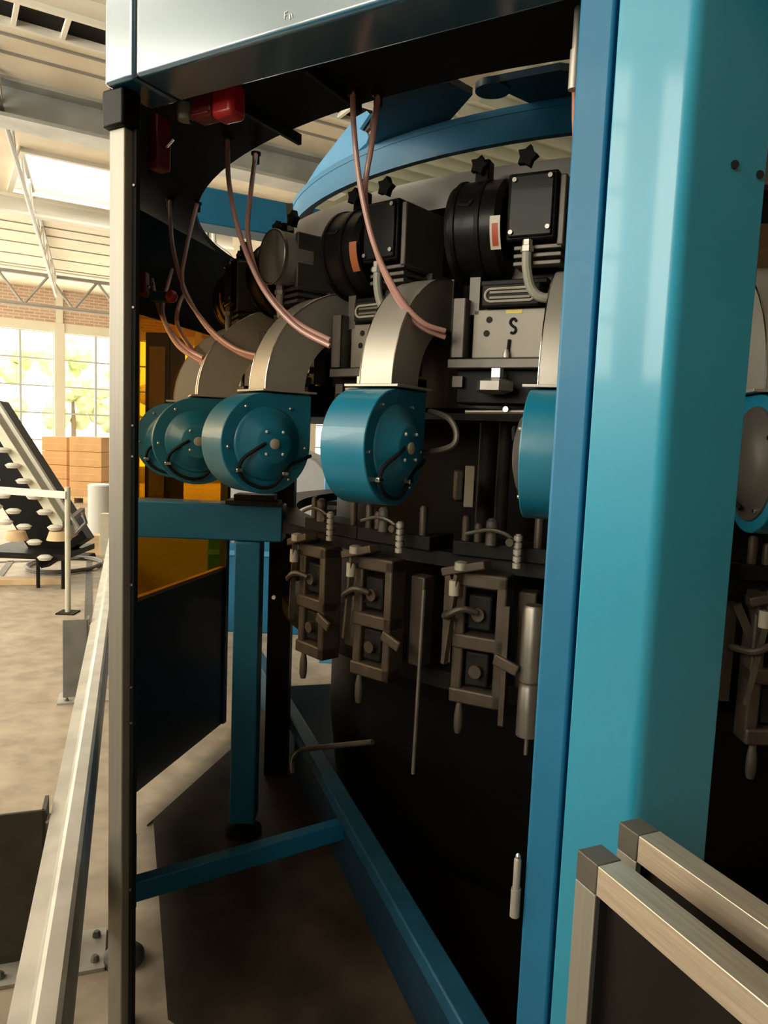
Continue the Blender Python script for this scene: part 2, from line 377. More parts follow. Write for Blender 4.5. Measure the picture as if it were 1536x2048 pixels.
# steel beam (I section) and a cable tray under the ceiling
ib = MB()
for a in (9.4,):
    addm(ib, hbox(a, a + .40, BLEFT, 4.85, CEIL - .42, CEIL - .38)); addm(ib, hbox(a + .19, a + .22, BLEFT, 4.85, CEIL - .38, CEIL - .04)); addm(ib, hbox(a, a + .40, BLEFT, 4.85, CEIL - .04, CEIL))
struct(ib.build('ceiling_beam', 'beam_grey'))
ib = MB(); addm(ib, hbox(14.0, 14.2, BLEFT, 4.85, CEIL - .30, CEIL - .26)); addm(ib, hbox(14.09, 14.11, BLEFT, 4.85, CEIL - .26, CEIL - .04))
struct(ib.build('ceiling_beam', 'truss_light'))
tr = thing('ventilation_grille', 'dark ceiling slot crossed by white bars above the left windows', 'ventilation grille', hall(7.8, 3, CEIL - .06))
t0 = hall(7.8, 3, CEIL - .06)
def rel(mb, o):
    mb.v = [(v[0] - o[0], v[1] - o[1], v[2] - o[2]) for v in mb.v]; return mb
rel(hbox(7.58, 8.02, -2, 4.8, CEIL - .03, CEIL - .005), t0).build('backing', 'roof_black', tr)
rel(hbox(7.55, 7.59, -2, 4.8, CEIL - .10, CEIL - .02), t0).build('side_rail', 'ceil_strip', tr)
rel(hbox(8.02, 8.06, -2, 4.8, CEIL - .10, CEIL - .02), t0).build('side_rail', 'ceil_strip', tr)
for k in range(16): rel(hbox(7.58, 8.03, -1.9 + k * .42, -1.86 + k * .42, CEIL - .09, CEIL - .04), t0).build('bar', 'ceil_strip', tr)

# corrugated roof sheets above the machine
cg = MB(); n = 120
for i in range(n):
    b0, b1 = -1.2 + i * .10, -1.2 + (i + 1) * .10
    def zc(k): return CEIL - .10 + .03 * math.cos(k * PI)
    vs = []
a_lo, a_hi = 2.0, 13.5
NA = int((a_hi - a_lo) / .05)
rows = []
for i in range(NA + 1):
    a = a_lo + i * .05; z = CEIL - .20 + .11 * ((i % 7) / 6.0) ** .7
    rows.append((hall(a, 4.9, z), hall(a, 13.0, z)))
vs = [tuple(x) for r_ in rows for x in r_]
cg.add(vs, [(2 * i, 2 * i + 1, 2 * i + 3, 2 * i + 2) for i in range(NA)])
struct(cg.build('ceiling_corrugated', 'corr', sharp=80))

# roof trusses at the left: lattice girder and cross girder
def lattice(p0, p1, hgt, n, rc, rd, name, label, m1='truss', m2='truss_light'):
    p0, p1 = Vector(p0), Vector(p1); base = (p0 + p1) / 2
    root = thing(name, label, 'roof truss', base)
    up = Vector((0, 0, hgt)); p0 = p0 - base; p1 = p1 - base
    MB().tube([p0, p1], rc, 8).build('chord', m1, root); MB().tube([p0 + up, p1 + up], rc, 8).build('chord', m1, root)
    for k in range(n):
        a = p0.lerp(p1, k / n); b = p0.lerp(p1, (k + 1) / n); q = (a + b) / 2 + up
        w = MB(); w.tube([a, q], rd, 6); w.tube([q, b], rd, 6); w.build('lattice_bar', m2, root)
    return root
lattice(at(-30, 110, 7.0), at(112, 592, 18.5), .42, 9, .035, .022, 'roof_truss', 'long lattice roof truss running away under the boarded ceiling', 'truss', 'truss_light')
def cross(py, a_, z_, zt, lab, n):
    q0 = hall(a_, b_at(-60, py, a_), z_); q1 = hall(a_, b_at(330, py + 40, a_), z_)
    return lattice(q0, q1, zt, n, .05, .035, 'roof_truss', lab, 'truss', 'truss')
cross(560, 20.5, 4.55, .75, 'dark steel roof truss crossing just before the brick gable', 4)

# trees outside the far windows
for k in range(6):
    c = hall(AFAR + 4 + 1.2 * (k % 2), bp - 3.5 + 2.2 * k, 0)
    t = thing('tree', 'pale green tree outside the far window, %s' % ['hidden behind the conveyor', 'left of the grey pier', 'right of the grey pier', 'beside the aluminium post', 'past the aluminium post', 'last along the wall'][k], 'tree', c)
    MB().tube([(0, 0, 0), (0.05, 0, 1.2), (0, 0.05, 2.6)], [.12, .09, .05], 8).build('trunk', 'bark', t)
    f = MB()
    for q in range(26):
        ctr = Vector((random.uniform(-.9, .9), random.uniform(-.7, .7), random.uniform(1.5, 4.2)))
        rr = random.uniform(.2, .45)
        f.lathe([(0.01, -rr), (rr * .7, -rr * .7), (rr, 0), (rr * .7, rr * .7), (0.01, rr)], ctr, 'z', 7)
    f.build('foliage', 'foliage', t, sharp=10)

# added unseen cabinet, left of and behind the camera: it shades the lower doorway
nb = thing('shade_cabinet', 'unseen blue cabinet added to shade the lower doorway', 'shade blocker', (-1.92, .25, 0), R(-30)); 
MB().box((-1.15, -.55, .08), (.34, .45, 1.98)).build('shade_cabinet_body', 'dark_blue', nb, bevel=.015)
MB().box((-1.10, -.5, 0), (.30, .4, .08)).build('plinth', 'black', nb)  # plinth of the added shade cabinet
for k in range(3):
    dr_ = MB().box((-1.13 + .49 * k, .45, .14), (-.66 + .49 * k, .468, 1.92)).build('cabinet_door', 'blue', nb, bevel=.005)
    MB().box((-.72 + .49 * k, .468, .9), (-.69 + .49 * k, .50, 1.05)).build('handle', 'chrome', dr_, bevel=.004)  # handle of the added shade cabinet
# ================================================================== CAROUSEL GEOMETRY
CX, CY = 1.159, 3.792
A0 = 238.49; DA = 12.929; RB = 2.170; ZB = 1.67
def pol(r, deg, z=0): return Vector((CX + r * math.cos(R(deg)), CY + r * math.sin(R(deg)), z))

# ================================================================== ENCLOSURE
E1 = Vector((-0.768, 2.010)) * 0.95; e1 = Vector((0.866, -0.5)); in1 = Vector((0.5, 0.866))
e0 = Vector((0.866, 0.5)); in0 = Vector((-0.5, 0.866))
def f1(s, o=0.0): p = E1 + e1 * s + in1 * o; return (p.x, p.y)
ZH = 2.525
sB = on_line(1171, 1000, E1, e1); sC = on_line(1322, 1000, E1, e1)
Cc = Vector(f1(sC)); sD = on_line(1474, 1000, Cc, e0)
enc = thing('machine_enclosure', 'blue polygonal guard enclosure with open doorway around the rotary machine', 'machine enclosure', (0.35, 1.4, 0))
eo = Vector((0.35, 1.4, 0))
def part(mb, name, m, parent=enc, off=eo, **kw): return rel(mb, off).build(name, m, parent, **kw)
# column: bent sheet with a rounded corner
rc = 0.018
pts = [Vector(f1(sB, 0.0))]
t1 = Cc - e1 * rc * 1.0; t2 = Cc + e0 * rc * 1.0
for k in range(9):
    t = k / 8; pts.append(t1 * (1 - t) ** 2 + Cc * 2 * t * (1 - t) + t2 * t * t)
Dd = Cc + e0 * sD
pts += [Dd, Dd + in0 * .07, Cc + (in1 + in0) * .06, Vector(f1(sB, .07))]
col = part(MB().prism(pts, 0, 3.7), 'column', 'column_blue', bevel=.003, sharp=25)
# small screws on the column's far face
for px, py in ((1468, 330), (1518, 350)):
    s = on_line(px, py, Cc, e0); v = ray(px, py); P = Cc + e0 * s; z = CAM.z + v.z * (P.y / v.y)
    part(MB().lathe([(.007, -.004), (.007, .002), (.004, .005)], (P.x, P.y, z), 'y', 10), 'screw', 'rubber')
# jamb strip beside the doorway
sj0 = on_line(1097, 1000, E1 + in1 * .02, e1); sj1 = on_line(1164, 1000, E1 + in1 * .02, e1)
part(MB().prism([f1(sj0, .02), f1(sj1, .02), f1(sj1, .075), f1(sj0, .075)], 0, ZH), 'door_jamb', 'blue', bevel=.006)
part(MB().prism([f1(sj1 - .002, .055), f1(sB + .002, .055), f1(sB + .002, .07), f1(sj1 - .002, .07)], 0, ZH), 'jamb_seal', 'rubber')
# header box
sH0, sH1 = 0.0, sB + .02
ss = on_line(267, 75, E1, e1)
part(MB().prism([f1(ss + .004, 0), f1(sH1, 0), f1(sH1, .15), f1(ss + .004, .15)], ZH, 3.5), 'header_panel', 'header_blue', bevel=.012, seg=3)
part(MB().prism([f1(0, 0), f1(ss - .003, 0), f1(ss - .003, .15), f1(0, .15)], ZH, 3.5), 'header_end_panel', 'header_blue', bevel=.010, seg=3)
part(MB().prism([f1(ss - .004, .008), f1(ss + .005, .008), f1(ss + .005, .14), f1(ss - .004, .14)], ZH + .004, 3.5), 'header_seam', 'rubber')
# faint white stencil mark
v = ray(575, 30)
def on_face(px, py, o=-.001):
    P0 = E1 + in1 * o; s = on_line(px, py, P0, e1); P = P0 + e1 * s; v = ray(px, py); return Vector((P.x, P.y, CAM.z + v.z * P.y / v.y))
mk = MB()
for (a, b) in (((570, 24), (569, 39)), ((570, 25), (575, 23)), ((569, 31), (573, 30)), ((579, 28), (580, 38)), ((583, 27), (585, 35))):
    p, q = on_face(*a), on_face(*b); mk.tube([p, q], .0009, 5)
part(mk, 'paint_mark', 'white_dot')
# corner post (aluminium) with black cap and seal, under the header end
sp0 = on_line(217, 1000, E1 + in1 * .03, e1); sp1 = on_line(246, 1000, E1 + in1 * .03, e1)
ztop = 2.435
part(MB().prism([f1(sp0, .03), f1(sp1, .03), f1(sp1, .07), f1(sp0, .07)], 0, ztop), 'corner_post', 'alu', bevel=.003)
part(MB().prism([f1(sp0 - .010, .015), f1(sp1 + .010, .015), f1(sp1 + .010, .075), f1(sp0 - .010, .075)], ztop, ZH), 'post_cap', 'black', bevel=.006)
part(MB().prism([f1(sp1, .055), f1(sp1 + .014, .055), f1(sp1 + .014, .068), f1(sp1, .068)], 0, ztop), 'door_seal', 'rubber')
for z in (.42, .9, 1.0, 1.28, 1.62, 1.7, 2.0, 2.3):
    p = Vector(f1(sp1 + .009, .053)); part(MB().lathe([(.003, -.004), (.003, .002), (.002, .003)], (p.x, p.y, z), 'y', 10), 'screw', 'steel')
# black roof plate with a round opening
HC = (CX - .01, CY - .03); RH = 2.06
N = 128; vs = []; fs = []
Pn0 = Vector((-1.075, 3.03)); lv = (Pn0 - E1).normalized(); ln = Vector((-lv.y, lv.x)); ln = ln if ln.x < 0 else -ln
CC = Vector((CX, CY)); n1v = -in1
offs = [(math.atan2(n1v.y, n1v.x), n1v.dot(E1 - CC) - .10), (math.atan2(ln.y, ln.x), ln.dot(E1 - CC) + .0)] + [(R(240 + 45 * k), 2.42) for k in (1, 2, 3, 4, 5, 6)]
for i in range(N):
    a = 2 * PI * i / N; rr = max(RH + .02, min(d / math.cos(a - n) for n, d in offs if math.cos(a - n) > .05))
    for z in (2.60, 2.63):
        vs.append((HC[0] + RH * math.cos(a), HC[1] + RH * math.sin(a), z)); vs.append((CX + rr * math.cos(a), CY + rr * math.sin(a), z))
for i in range(N):
    a, b = 4 * i, 4 * ((i + 1) % N)
    fs += [(a, a + 1, b + 1, b), (a + 2, b + 2, b + 3, a + 3), (a, b, b + 2, a + 2), (a + 1, a + 3, b + 3, b + 1)]
part(MB().add(vs, fs), 'roof_plate', 'roof_black')
# closed rear and right side panels of the guard
for k in range(7):
    a0_, a1_ = -62 + 26 * k, -62 + 26 * (k + 1) - 1
    q0_, q1_ = pol(2.44, a0_), pol(2.44, a1_)
    part(MB().bar((q0_.x, q0_.y, 1.30), (q1_.x, q1_.y, 1.30), .03, 2.40), 'rear_panel', 'black')
# stiffening ribs below the roof plate
for (a, b) in (((610, 130), (720, 215)), ((470, 205), (600, 280))):
    p, q = at(*a, z=2.585), at(*b, z=2.585); part(MB().bar(p, q, .012, .03), 'roof_rib', 'dark_steel')
# hinges
def hinge(px0, py0, px1, py1, r1, r2):
    p, q = at(px0, py0, 1.42), at(px1, py1, 1.42); q = Vector((p.x, p.y, q.z)); mid = p.lerp(q, .52)
    h = bpy.data.objects.new('hinge', None); COL.objects.link(h); h.parent = enc; h.location = q - eo
    rel(MB().tube([mid, p.lerp(mid, .05), p], [r1, r1, r1 * .8], 14), q).build('hinge_pin', 'sheet', h)
    rel(MB().tube([q, mid], r2, 16), q).build('hinge_barrel', 'sheet', h)
    rel(MB().lathe([(r1 * .8, 0), (r1 * .7, .006), (r1 * .2, .010)], p, 'z', 14), q).build('hinge_tip', 'chrome', h)
hinge(1157, 14, 1150, 172, .0075, .0105)
hinge(1036, 1716, 1028, 1840, .0070, .0095)
# low blue rail and its foot at the left side
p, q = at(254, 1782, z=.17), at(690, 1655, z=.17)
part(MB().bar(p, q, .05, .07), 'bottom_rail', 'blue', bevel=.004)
p2 = at(248, 1885, z=.06)
ft = part(MB().lathe([(.062, 0), (.062, .022), (.05, .034), (.018, .04), (.018, .16)], (p2.x, p2.y, 0.0), 'z', 24), 'levelling_foot', 'post_dark')
part(MB().lathe([(.022, .0), (.022, .01), (.016, .014)], (at(250, 1725, z=.32).x, at(250, 1725, z=.32).y, .20), 'z', 16), 'foot_nut', 'rubber')
# upright flange tying the post to the rail
part(MB().bar((p.x, p.y, .10), (p.x, p.y, 0.36), .05, .045, up=(0, 1, 0)), 'rail_bracket', 'blue', bevel=.003)

# ------------------------------------------------------------------ side guard door with amber window
Pn, Pf = Vector((-1.075, 3.03)), Vector((-0.850, 3.95))
dd = (Pf - Pn).normalized(); nrm = Vector((-dd.y, dd.x))   # outward (left)
door = thing('guard_door', 'dark blue guard door with amber window on the left side of the machine', 'door', (Pn.x, Pn.y, .08))
do = Vector((Pn.x, Pn.y, .08)); Ld = (Pf - Pn).length
def dq(s0, s1, z0, z1, o0, o1):
    P = [Pn + dd * s0 + nrm * o0, Pn + dd * s1 + nrm * o0, Pn + dd * s1 + nrm * o1, Pn + dd * s0 + nrm * o1]
    return MB().prism([(p.x, p.y) for p in P], z0, z1)
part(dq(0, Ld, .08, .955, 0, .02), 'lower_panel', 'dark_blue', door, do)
part(dq(0, Ld, 2.165, 2.58, 0, .02), 'upper_panel', 'roof_black', door, do)
part(dq(.0, Ld, .955, 2.165, .008, .013), 'window_pane', 'amber', door, do)
part(dq(-.03, .012, .08, 2.58, -.012, .03), 'door_stile', 'black', door, do)
part(dq(Ld - .005, Ld + .03, .08, 2.58, -.012, .03), 'door_stile', 'dark_blue', door, do)
part(dq(.0, Ld, .945, .962, -.004, .024), 'window_trim', 'sheet_tan', door, do)
for z in (.12, .3, .42, .6, .72, .84, .93):
    p = Pn + dd * .008 - nrm * .013
    part(MB().lathe([(.009, -.006), (.009, .004), (.005, .007)], (p.x, p.y, z), 'y', 10), 'bolt', 'chrome', door, do)
# second guard door in line with the sight line, between corner post and the first door
Qn = Vector(f1(sp0, .10)); Qf = Pn - dd * .04; d2 = (Qf - Qn).normalized(); L2 = (Qf - Qn).length; n2 = Vector((-d2.y, d2.x))
door2 = thing('guard_door', 'guard door seen edge on directly behind the aluminium corner post', 'door', (Qn.x, Qn.y, .10)); do2 = Vector((Qn.x, Qn.y, .10))
def dq2(s0, s1, z0, z1, o0, o1):
    P = [Qn + d2 * s0 + n2 * o0, Qn + d2 * s1 + n2 * o0, Qn + d2 * s1 + n2 * o1, Qn + d2 * s0 + n2 * o1]
    return MB().prism([(p.x, p.y) for p in P], z0, z1)
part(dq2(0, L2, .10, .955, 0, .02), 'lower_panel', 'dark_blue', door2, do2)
part(dq2(0, L2, 2.165, 2.595, 0, .02), 'upper_panel', 'roof_black', door2, do2)
part(dq2(0, L2, .955, 2.165, .006, .012), 'window_pane', 'smoke', door2, do2)
# what stands outside behind the amber window
def wbox(px0, px1, py0, py1, d, depth, name, m, label, cat, **kw):
    a, b = at(px0, py1, d), at(px1, py0, d); y0 = min(a.y, b.y)
    return centred(name, MB().box((a.x, y0, a.z), (b.x, y0 + depth, b.z)), m, label, cat, **kw)
a = at(290, 800, 8.0); b = at(345, 668, 8.0)
cab = thing('control_cabinet', 'dark control cabinet seen through the amber window', 'cabinet', (a.x, a.y, 0)); co = Vector((a.x, a.y, 0))
part(MB().box((a.x, a.y, 0), (b.x, a.y + .6, b.z)), 'body', 'dark_steel', cab, co, bevel=.01)
part(MB().box((a.x + .05, a.y - .02, .75), (b.x - .05, a.y, b.z - .15)), 'cabinet_door', 'post_dark', cab, co)
part(MB().box((a.x + .02, a.y - .03, .70), (b.x - .02, a.y, .73)), 'edge_strip', 'wood', cab, co)
a = at(264, 930, 8.6); b = at(287, 625, 8.6)
lad = thing('ladder_rack', 'upright ladder rack seen at the left edge of the amber window', 'rack', (a.x, a.y, 0)); lo = Vector((a.x, a.y, 0))
for x in (a.x, b.x): part(MB().box((x - .015, a.y, 0), (x + .015, a.y + .03, b.z + .3)), 'upright', 'truss_light', lad, lo)
for k in range(9): part(MB().box((a.x, a.y + .005, .3 + k * .34), (b.x, a.y + .03, .335 + k * .34)), 'rung', 'truss_light', lad, lo)
g = MB(); c = at(340, 900, 6.6); g.box((c.x - .32, c.y, 0), (c.x + .7, c.y + .5, .95))
centred('work_bench', g, 'green_grey', 'low greenish bench behind the lower amber window', 'bench')

# ------------------------------------------------------------------ safety switches on the header
def switch(px0, px1, py0, py1, d, m, m2, label, tilt):
    a, b = at(px0, py1, d), at(px1, py0, d); c = (a + b) / 2; w, h = (b.x - a.x) / 2, (b.z - a.z) / 2
    r = thing('safety_switch', label, 'safety switch', (c.x, c.y, a.z), tilt, 'red safety switches')
    MB().box((-w, -.02, 0), (w, .03, 2 * h)).build('switch_body', m, r, bevel=.006)
    MB().box((-w * .9, -.024, h * .1), (w * .9, .0, h * .35)).build('switch_lip', m2, r, bevel=.004)
    MB().tube([(w * .9, 0, h * .9), (w * 1.5, 0, h * .8), (w * 2.3, .01, h * 1.1)], .004, 8, 4).build('actuator', 'chrome', r)
    MB().tube([(-w * 1.0, 0, h * 1.2), (-w * 2.0, .01, h * 1.3), (-w * 1.9, .01, h * .4), (-w * 1.2, .0, -h * .1)], .004, 8, 5).build('wire', 'dark_steel', r)
    return r
switch(298, 333, 236, 338, 2.02, 'dark_red', 'dark_red', 'upright dark red safety switch at the doorway corner below the header', R(-30))
s2 = switch(384, 440, 176, 238, 1.93, 'dark_red', 'dark_red', 'sideways red safety switch with bright red end under the header', R(-30))
a, b = at(428, 238, 1.90), at(487, 172, 1.90); c = (a + b) / 2
rb = MB().box((-(b.x - a.x) / 2, -.03, -(b.z - a.z) / 2), ((b.x - a.x) / 2, .03, (b.z - a.z) / 2))
o = rb.build('switch_head', 'red', s2, bevel=.014, seg=3); o.matrix_parent_inverse = Matrix.Identity(4)
iv = Matrix.Translation(s2.location) @ Matrix.Rotation(R(-30), 4, 'Z'); o.location = iv.inverted() @ c
switch(279, 296, 545, 592, 3.0, 'dark_red', 'dark_red', 'small dark red safety switch above the amber window', 0)
c = at(371, 226, 1.97)
k = thing('push_knob', 'round grey green knob between the two red switches', 'knob', c)
MB().lathe([(.020, -.02), (.022, .0), (.020, .022), (.012, .027)], (0, 0, 0), 'z', 20).build('knob', 'green_grey', k)
MB().tube([(0, 0, .02), (0, .01, .05)], .006, 8).build('stem', 'chrome', k)
c = at(343, 593, 3.0)
k = thing('indicator_lamp', 'small round red indicator lamp above the amber window', 'lamp', c)
rr = .026; MB().lathe([(.004, -rr), (rr * .7, -rr * .7), (rr, 0), (rr * .7, rr * .7), (.004, rr)], (0, 0, 0), 'z', 18).build('lens', 'red', k, sharp=60)
MB().box((-.09, 0, -.02), (-.02, .04, .02)).build('lamp_base', 'dark_blue', k, bevel=.004)

# ================================================================== CAROUSEL BODY
car = thing('rotary_carousel', 'dark central carousel drum with grey top ring inside the blue guard', 'rotary machine', (CX, CY, 0)); ko = Vector((CX, CY, 0))
part(MB().lathe([(1.36, .0), (1.40, .3), (1.40, 1.78), (1.30, 1.80)], (CX, CY, 0), 'z', 96), 'lower_drum', 'black', car, ko)
part(MB().lathe([(1.62, 1.80), (1.62, 2.42), (1.55, 2.45)], (CX, CY, 0), 'z', 96), 'upper_drum', 'drum_brown', car, ko)
part(MB().ring((CX, CY), 1.60, 1.78, 1.30, 1.345), 'table_ring', 'dark_steel', car, ko)
part(MB().ring((CX, CY), 1.35, 1.66, .86, .92), 'lower_ring', 'dark_steel', car, ko)
part(MB().ring((CX, CY), 1.74, 1.78, 2.395, 2.49), 'grey_ring', 'ring_grey', car, ko)
part(MB().ring((CX, CY), 1.55, 1.76, 2.40, 2.415), 'ring_ledge', 'dull_steel', car, ko)
part(MB().ring((CX, CY), 1.40, 1.85, 1.755, 1.775, R(150), R(300)), 'blower_shelf', 'dark_steel', car, ko)
# dark guard plates between the drums, seen behind the head units
for k in range(-1, 5):
    a = A0 + DA * .5 - DA * k
    u = Vector((-math.sin(R(a)), math.cos(R(a)), 0)); ii = Vector((math.cos(R(a)), math.sin(R(a)), 0))
    c = pol(1.64, a + DA * .5)
    u2 = Vector((-math.sin(R(a + DA * .5)), math.cos(R(a + DA * .5)), 0))
    part(MB().bar(c - u2 * .06 + Vector((0, 0, 1.86)), c - u2 * .06 + Vector((0, 0, 2.40)), .05, .03, up=u2), 'upright', 'dark_steel', car, ko)
    part(MB().hexa([c + u2 * x + ii * y + Vector((0, 0, 2.12)) for x, y in ((-.03, .0), (.13, .0), (.13, .02), (-.03, .02))],
                   [c + u2 * x + ii * y + Vector((0, 0, 2.33)) for x, y in ((-.03, .0), (.13, .0), (.13, .02), (-.03, .02))]), 'guard_plate', 'sheet_tan', car, ko)

# blue rotor ring with spokes on top
rot = thing('top_ring_frame', 'blue ring frame with webs above the carousel opening', 'ring frame', (CX, CY, 2.58)); ro = Vector((CX, CY, 2.58))
part(MB().ring((CX, CY), 1.645, 1.67, 2.60, 2.69), 'ring_band', 'blue', rot, ro)
part(MB().ring((CX, CY), 1.575, 1.672, 2.68, 2.70), 'ring_flange', 'blue', rot, ro)
part(MB().ring((CX, CY), 1.93, 2.16, 2.70, 2.72, R(226), R(330), 60), 'outer_plate', 'dark_blue', rot, ro)
# triangular cut-outs left between the webs joining ring and outer plate
def web(pix, m='dark_blue', z=2.70): 
    P = [at(x, y, z=z) for x, y in pix]; part(MB().extrude(P, (0, 0, .02)), 'web', m, rot, ro)
web([(742, 318), (868, 277), (945, 190), (900, 165), (765, 182), (745, 230)])
web([(1072, 213), (1140, 196), (1190, 150), (1120, 140), (975, 168)])
# notch disc
p = at(985, 183, z=2.695); part(MB().lathe([(.05, 0), (.05, .02)], p, 'z', 24), 'boss', 'dark_blue', rot, ro)
# upright light gusset plate standing on the ring
base0, base1 = at(592, 412, z=2.70), at(692, 342, z=2.70)
up0 = at(742, 226, z=3.0)
P = [base0, base1, at(700, 330, 2.85), at(735, 292, 2.80), at(745, 276, 2.80), at(741, 268, 2.80), at(728, 263, 2.80), at(742, 232, 2.85), at(738, 226, 2.85)]
# flatten to one plane through base0, base1 and the tip
nn = (base1 - base0).cross(up0 - base0).normalized()
def to_plane(px, py):
    v = ray(px, py); t = (base0 - CAM).dot(nn) / v.dot(nn); return CAM + v * t
P = [to_plane(x, y) for x, y in ((592, 412), (640, 372), (692, 342), (722, 305), (738, 290), (742, 278), (738, 269), (724, 262), (744, 232), (738, 226), (716, 238), (690, 270), (640, 335))]
part(MB().extrude(P, nn * .012), 'gusset_plate', 'sky_blue', rot, ro)
P = [to_plane(x, y) for x, y in ((720, 240), (730, 228), (741, 224), (735, 252), (722, 268))]
part(MB().extrude([p - nn * .02 for p in P], nn * .012), 'gusset_tab', 'cap_grey', rot, ro)
# grey upright bracket on ring at left
p, q = at(579, 408, 2.5), at(582, 462, 2.5); part(MB().bar(p, q, .022, .012, up=(0, 1, 0)), 'bracket', 'sheet', rot, ro)

# ================================================================== BLOWERS
def make_blower():
    r = thing('blower', '', 'blower', (0, 0, 0), 0, 'blue blowers around the carousel')
    Rb = .153; z0 = .15
    poly = [(Rb, .0), (Rb, Rb), (0.0, Rb)] + [(Rb * math.cos(t), Rb * math.sin(t)) for t in [PI / 2 + (1.5 * PI) * k / 44 for k in range(1, 44)]]
    poly = [(y, z + z0) for y, z in poly]
    MB().prism_x(poly, -.135, 0).build('housing', 'blower_blue', r, bevel=.003, sharp=30)
    # cover plate: flat rim and stepped cone
    MB().lathe([(.112, .0005), (.110, .004), (.105, .006), (.096, .010), (.060, .040), (.054, .043), (.0, .044)], (0, 0, z0), 'x', 48, cap=False).build('cone_cover', 'blower_blue', r, sharp=50)
    MB().lathe([(.016, .043), (.016, .048), (.013, .050)], (0, 0, z0), 'x', 20).build('hub_cap', 'cream', r)
    for y, z in ((-.028, .036), (.028, .036), (-.028, -.030), (.028, -.030)):
        MB().lathe([(.0045, .040), (.0045, .046), (.002, .048)], (0, y, z + z0), 'x', 10).build('screw', 'white_dot', r)
    for a in (55, 125, 185, 250, 305, 355):
        MB().lathe([(.005, -.001), (.005, .004), (.003, .006)], (0, .132 * math.cos(R(a)), .132 * math.sin(R(a)) + z0), 'x', 10).build('bolt', 'chrome', r)
    cb = [(.042, -.030, .002), (.040, -.062, -.018), (.024, -.092, -.045), (.014, -.100, -.080), (.012, -.075, -.112), (.012, -.025, -.132), (.012, .02, -.125), (.012, .052, -.092), (.012, .075, -.065), (.012, .12, -.045), (.0, .155, -.035)]
    MB().tube([(x, y, z + z0) for x, y, z in cb], .0058, 8, 5).build('cable', 'rubber', r)
    for y, z in ((-.100, -.080), (.055, -.090)):
        MB().box((0, y - .011, z - .006 + z0), (.021, y + .011, z + .006 + z0)).build('cable_clip', 'chrome', r, bevel=.002)
    # back side: dark inlet plate with its own cable
    bp_ = MB().lathe([(.128, -.134), (.126, -.139), (.10, -.141), (.085, -.155), (.05, -.165), (.0, -.166)], (0, 0, z0), 'x', 40, cap=False).build('inlet_plate', 'dull_steel', r, sharp=50)
    MB().tube([(-.168, -.01, z0 + .03), (-.175, .02, z0 + .06), (-.172, .06, z0 + .05), (-.166, .075, z0 - .01), (-.160, .05, z0 - .07), (-.150, .0, z0 - .10)], .006, 8, 4).build('inlet_cable', 'rubber', bp_)
    for a in (60, 150, 240, 330): MB().lathe([(.005, -.146), (.005, -.138)], (0, .115 * math.cos(R(a)), .115 * math.sin(R(a)) + z0), 'x', 8).build('bolt', 'chrome', bp_)
    # outlet flange and curved sheet duct
    zt = z0 + Rb
    MB().box((-.155, -.025, zt + .004), (.012, .165, zt + .011)).build('outlet_flange', 'sheet', r, bevel=.001)
    prof = []; n = 20; cy, ro_, ri = .325, .325, .185
    for k in range(n + 1):
        t = PI - (PI / 2) * k / n; prof.append((cy + ro_ * math.cos(t), ro_ * math.sin(t)))
    for k in range(n, -1, -1):
        t = PI - (PI / 2) * k / n; prof.append((cy + ri * math.cos(t), ri * math.sin(t)))
    prof = [(y, z + zt + .011) for y, z in prof]
    d = MB().prism_x(prof, -.122, -.022).build('elbow_duct', 'sheet', r, sharp=40)
    e = MB()
    for x in (-.122, -.022):
        e.tube([(x, y, z) for y, z in prof[:n + 1]], .0016, 6)
    e.build('duct_seam', 'chrome', d)
    MB().box((-.126, .322, zt + .19), (-.018, .330, zt + .34)).build('duct_rim', 'dull_steel', d)
    return r
def set_on_ring(o, rad, deg, z, turn=0):
    o.location = pol(rad, deg, z); o.rotation_euler = (0, 0, R(deg + 90 + turn))
proto_b = make_blower()
blab = {-2: 'blue blower seen right of the column through the next doorway', -1: 'blue blower partly hidden behind the left edge of the blue column',
        0: 'blue blower with bright duct in the middle of the doorway', 1: 'blue blower facing forward above the end of the blue beam',
        2: 'blue blower second from the amber window, half hidden by its neighbour', 3: 'furthest blue blower, against the amber window'}
first = True
for k in range(-2, 4):
    o = proto_b if first else copy_tree(proto_b); first = False
    set_on_ring(o, RB, A0 - DA * k, ZB - .15 - .008 * max(k, 0), -7 * max(k, 0) if k < 3 else -16); o['label'] = blab[k]

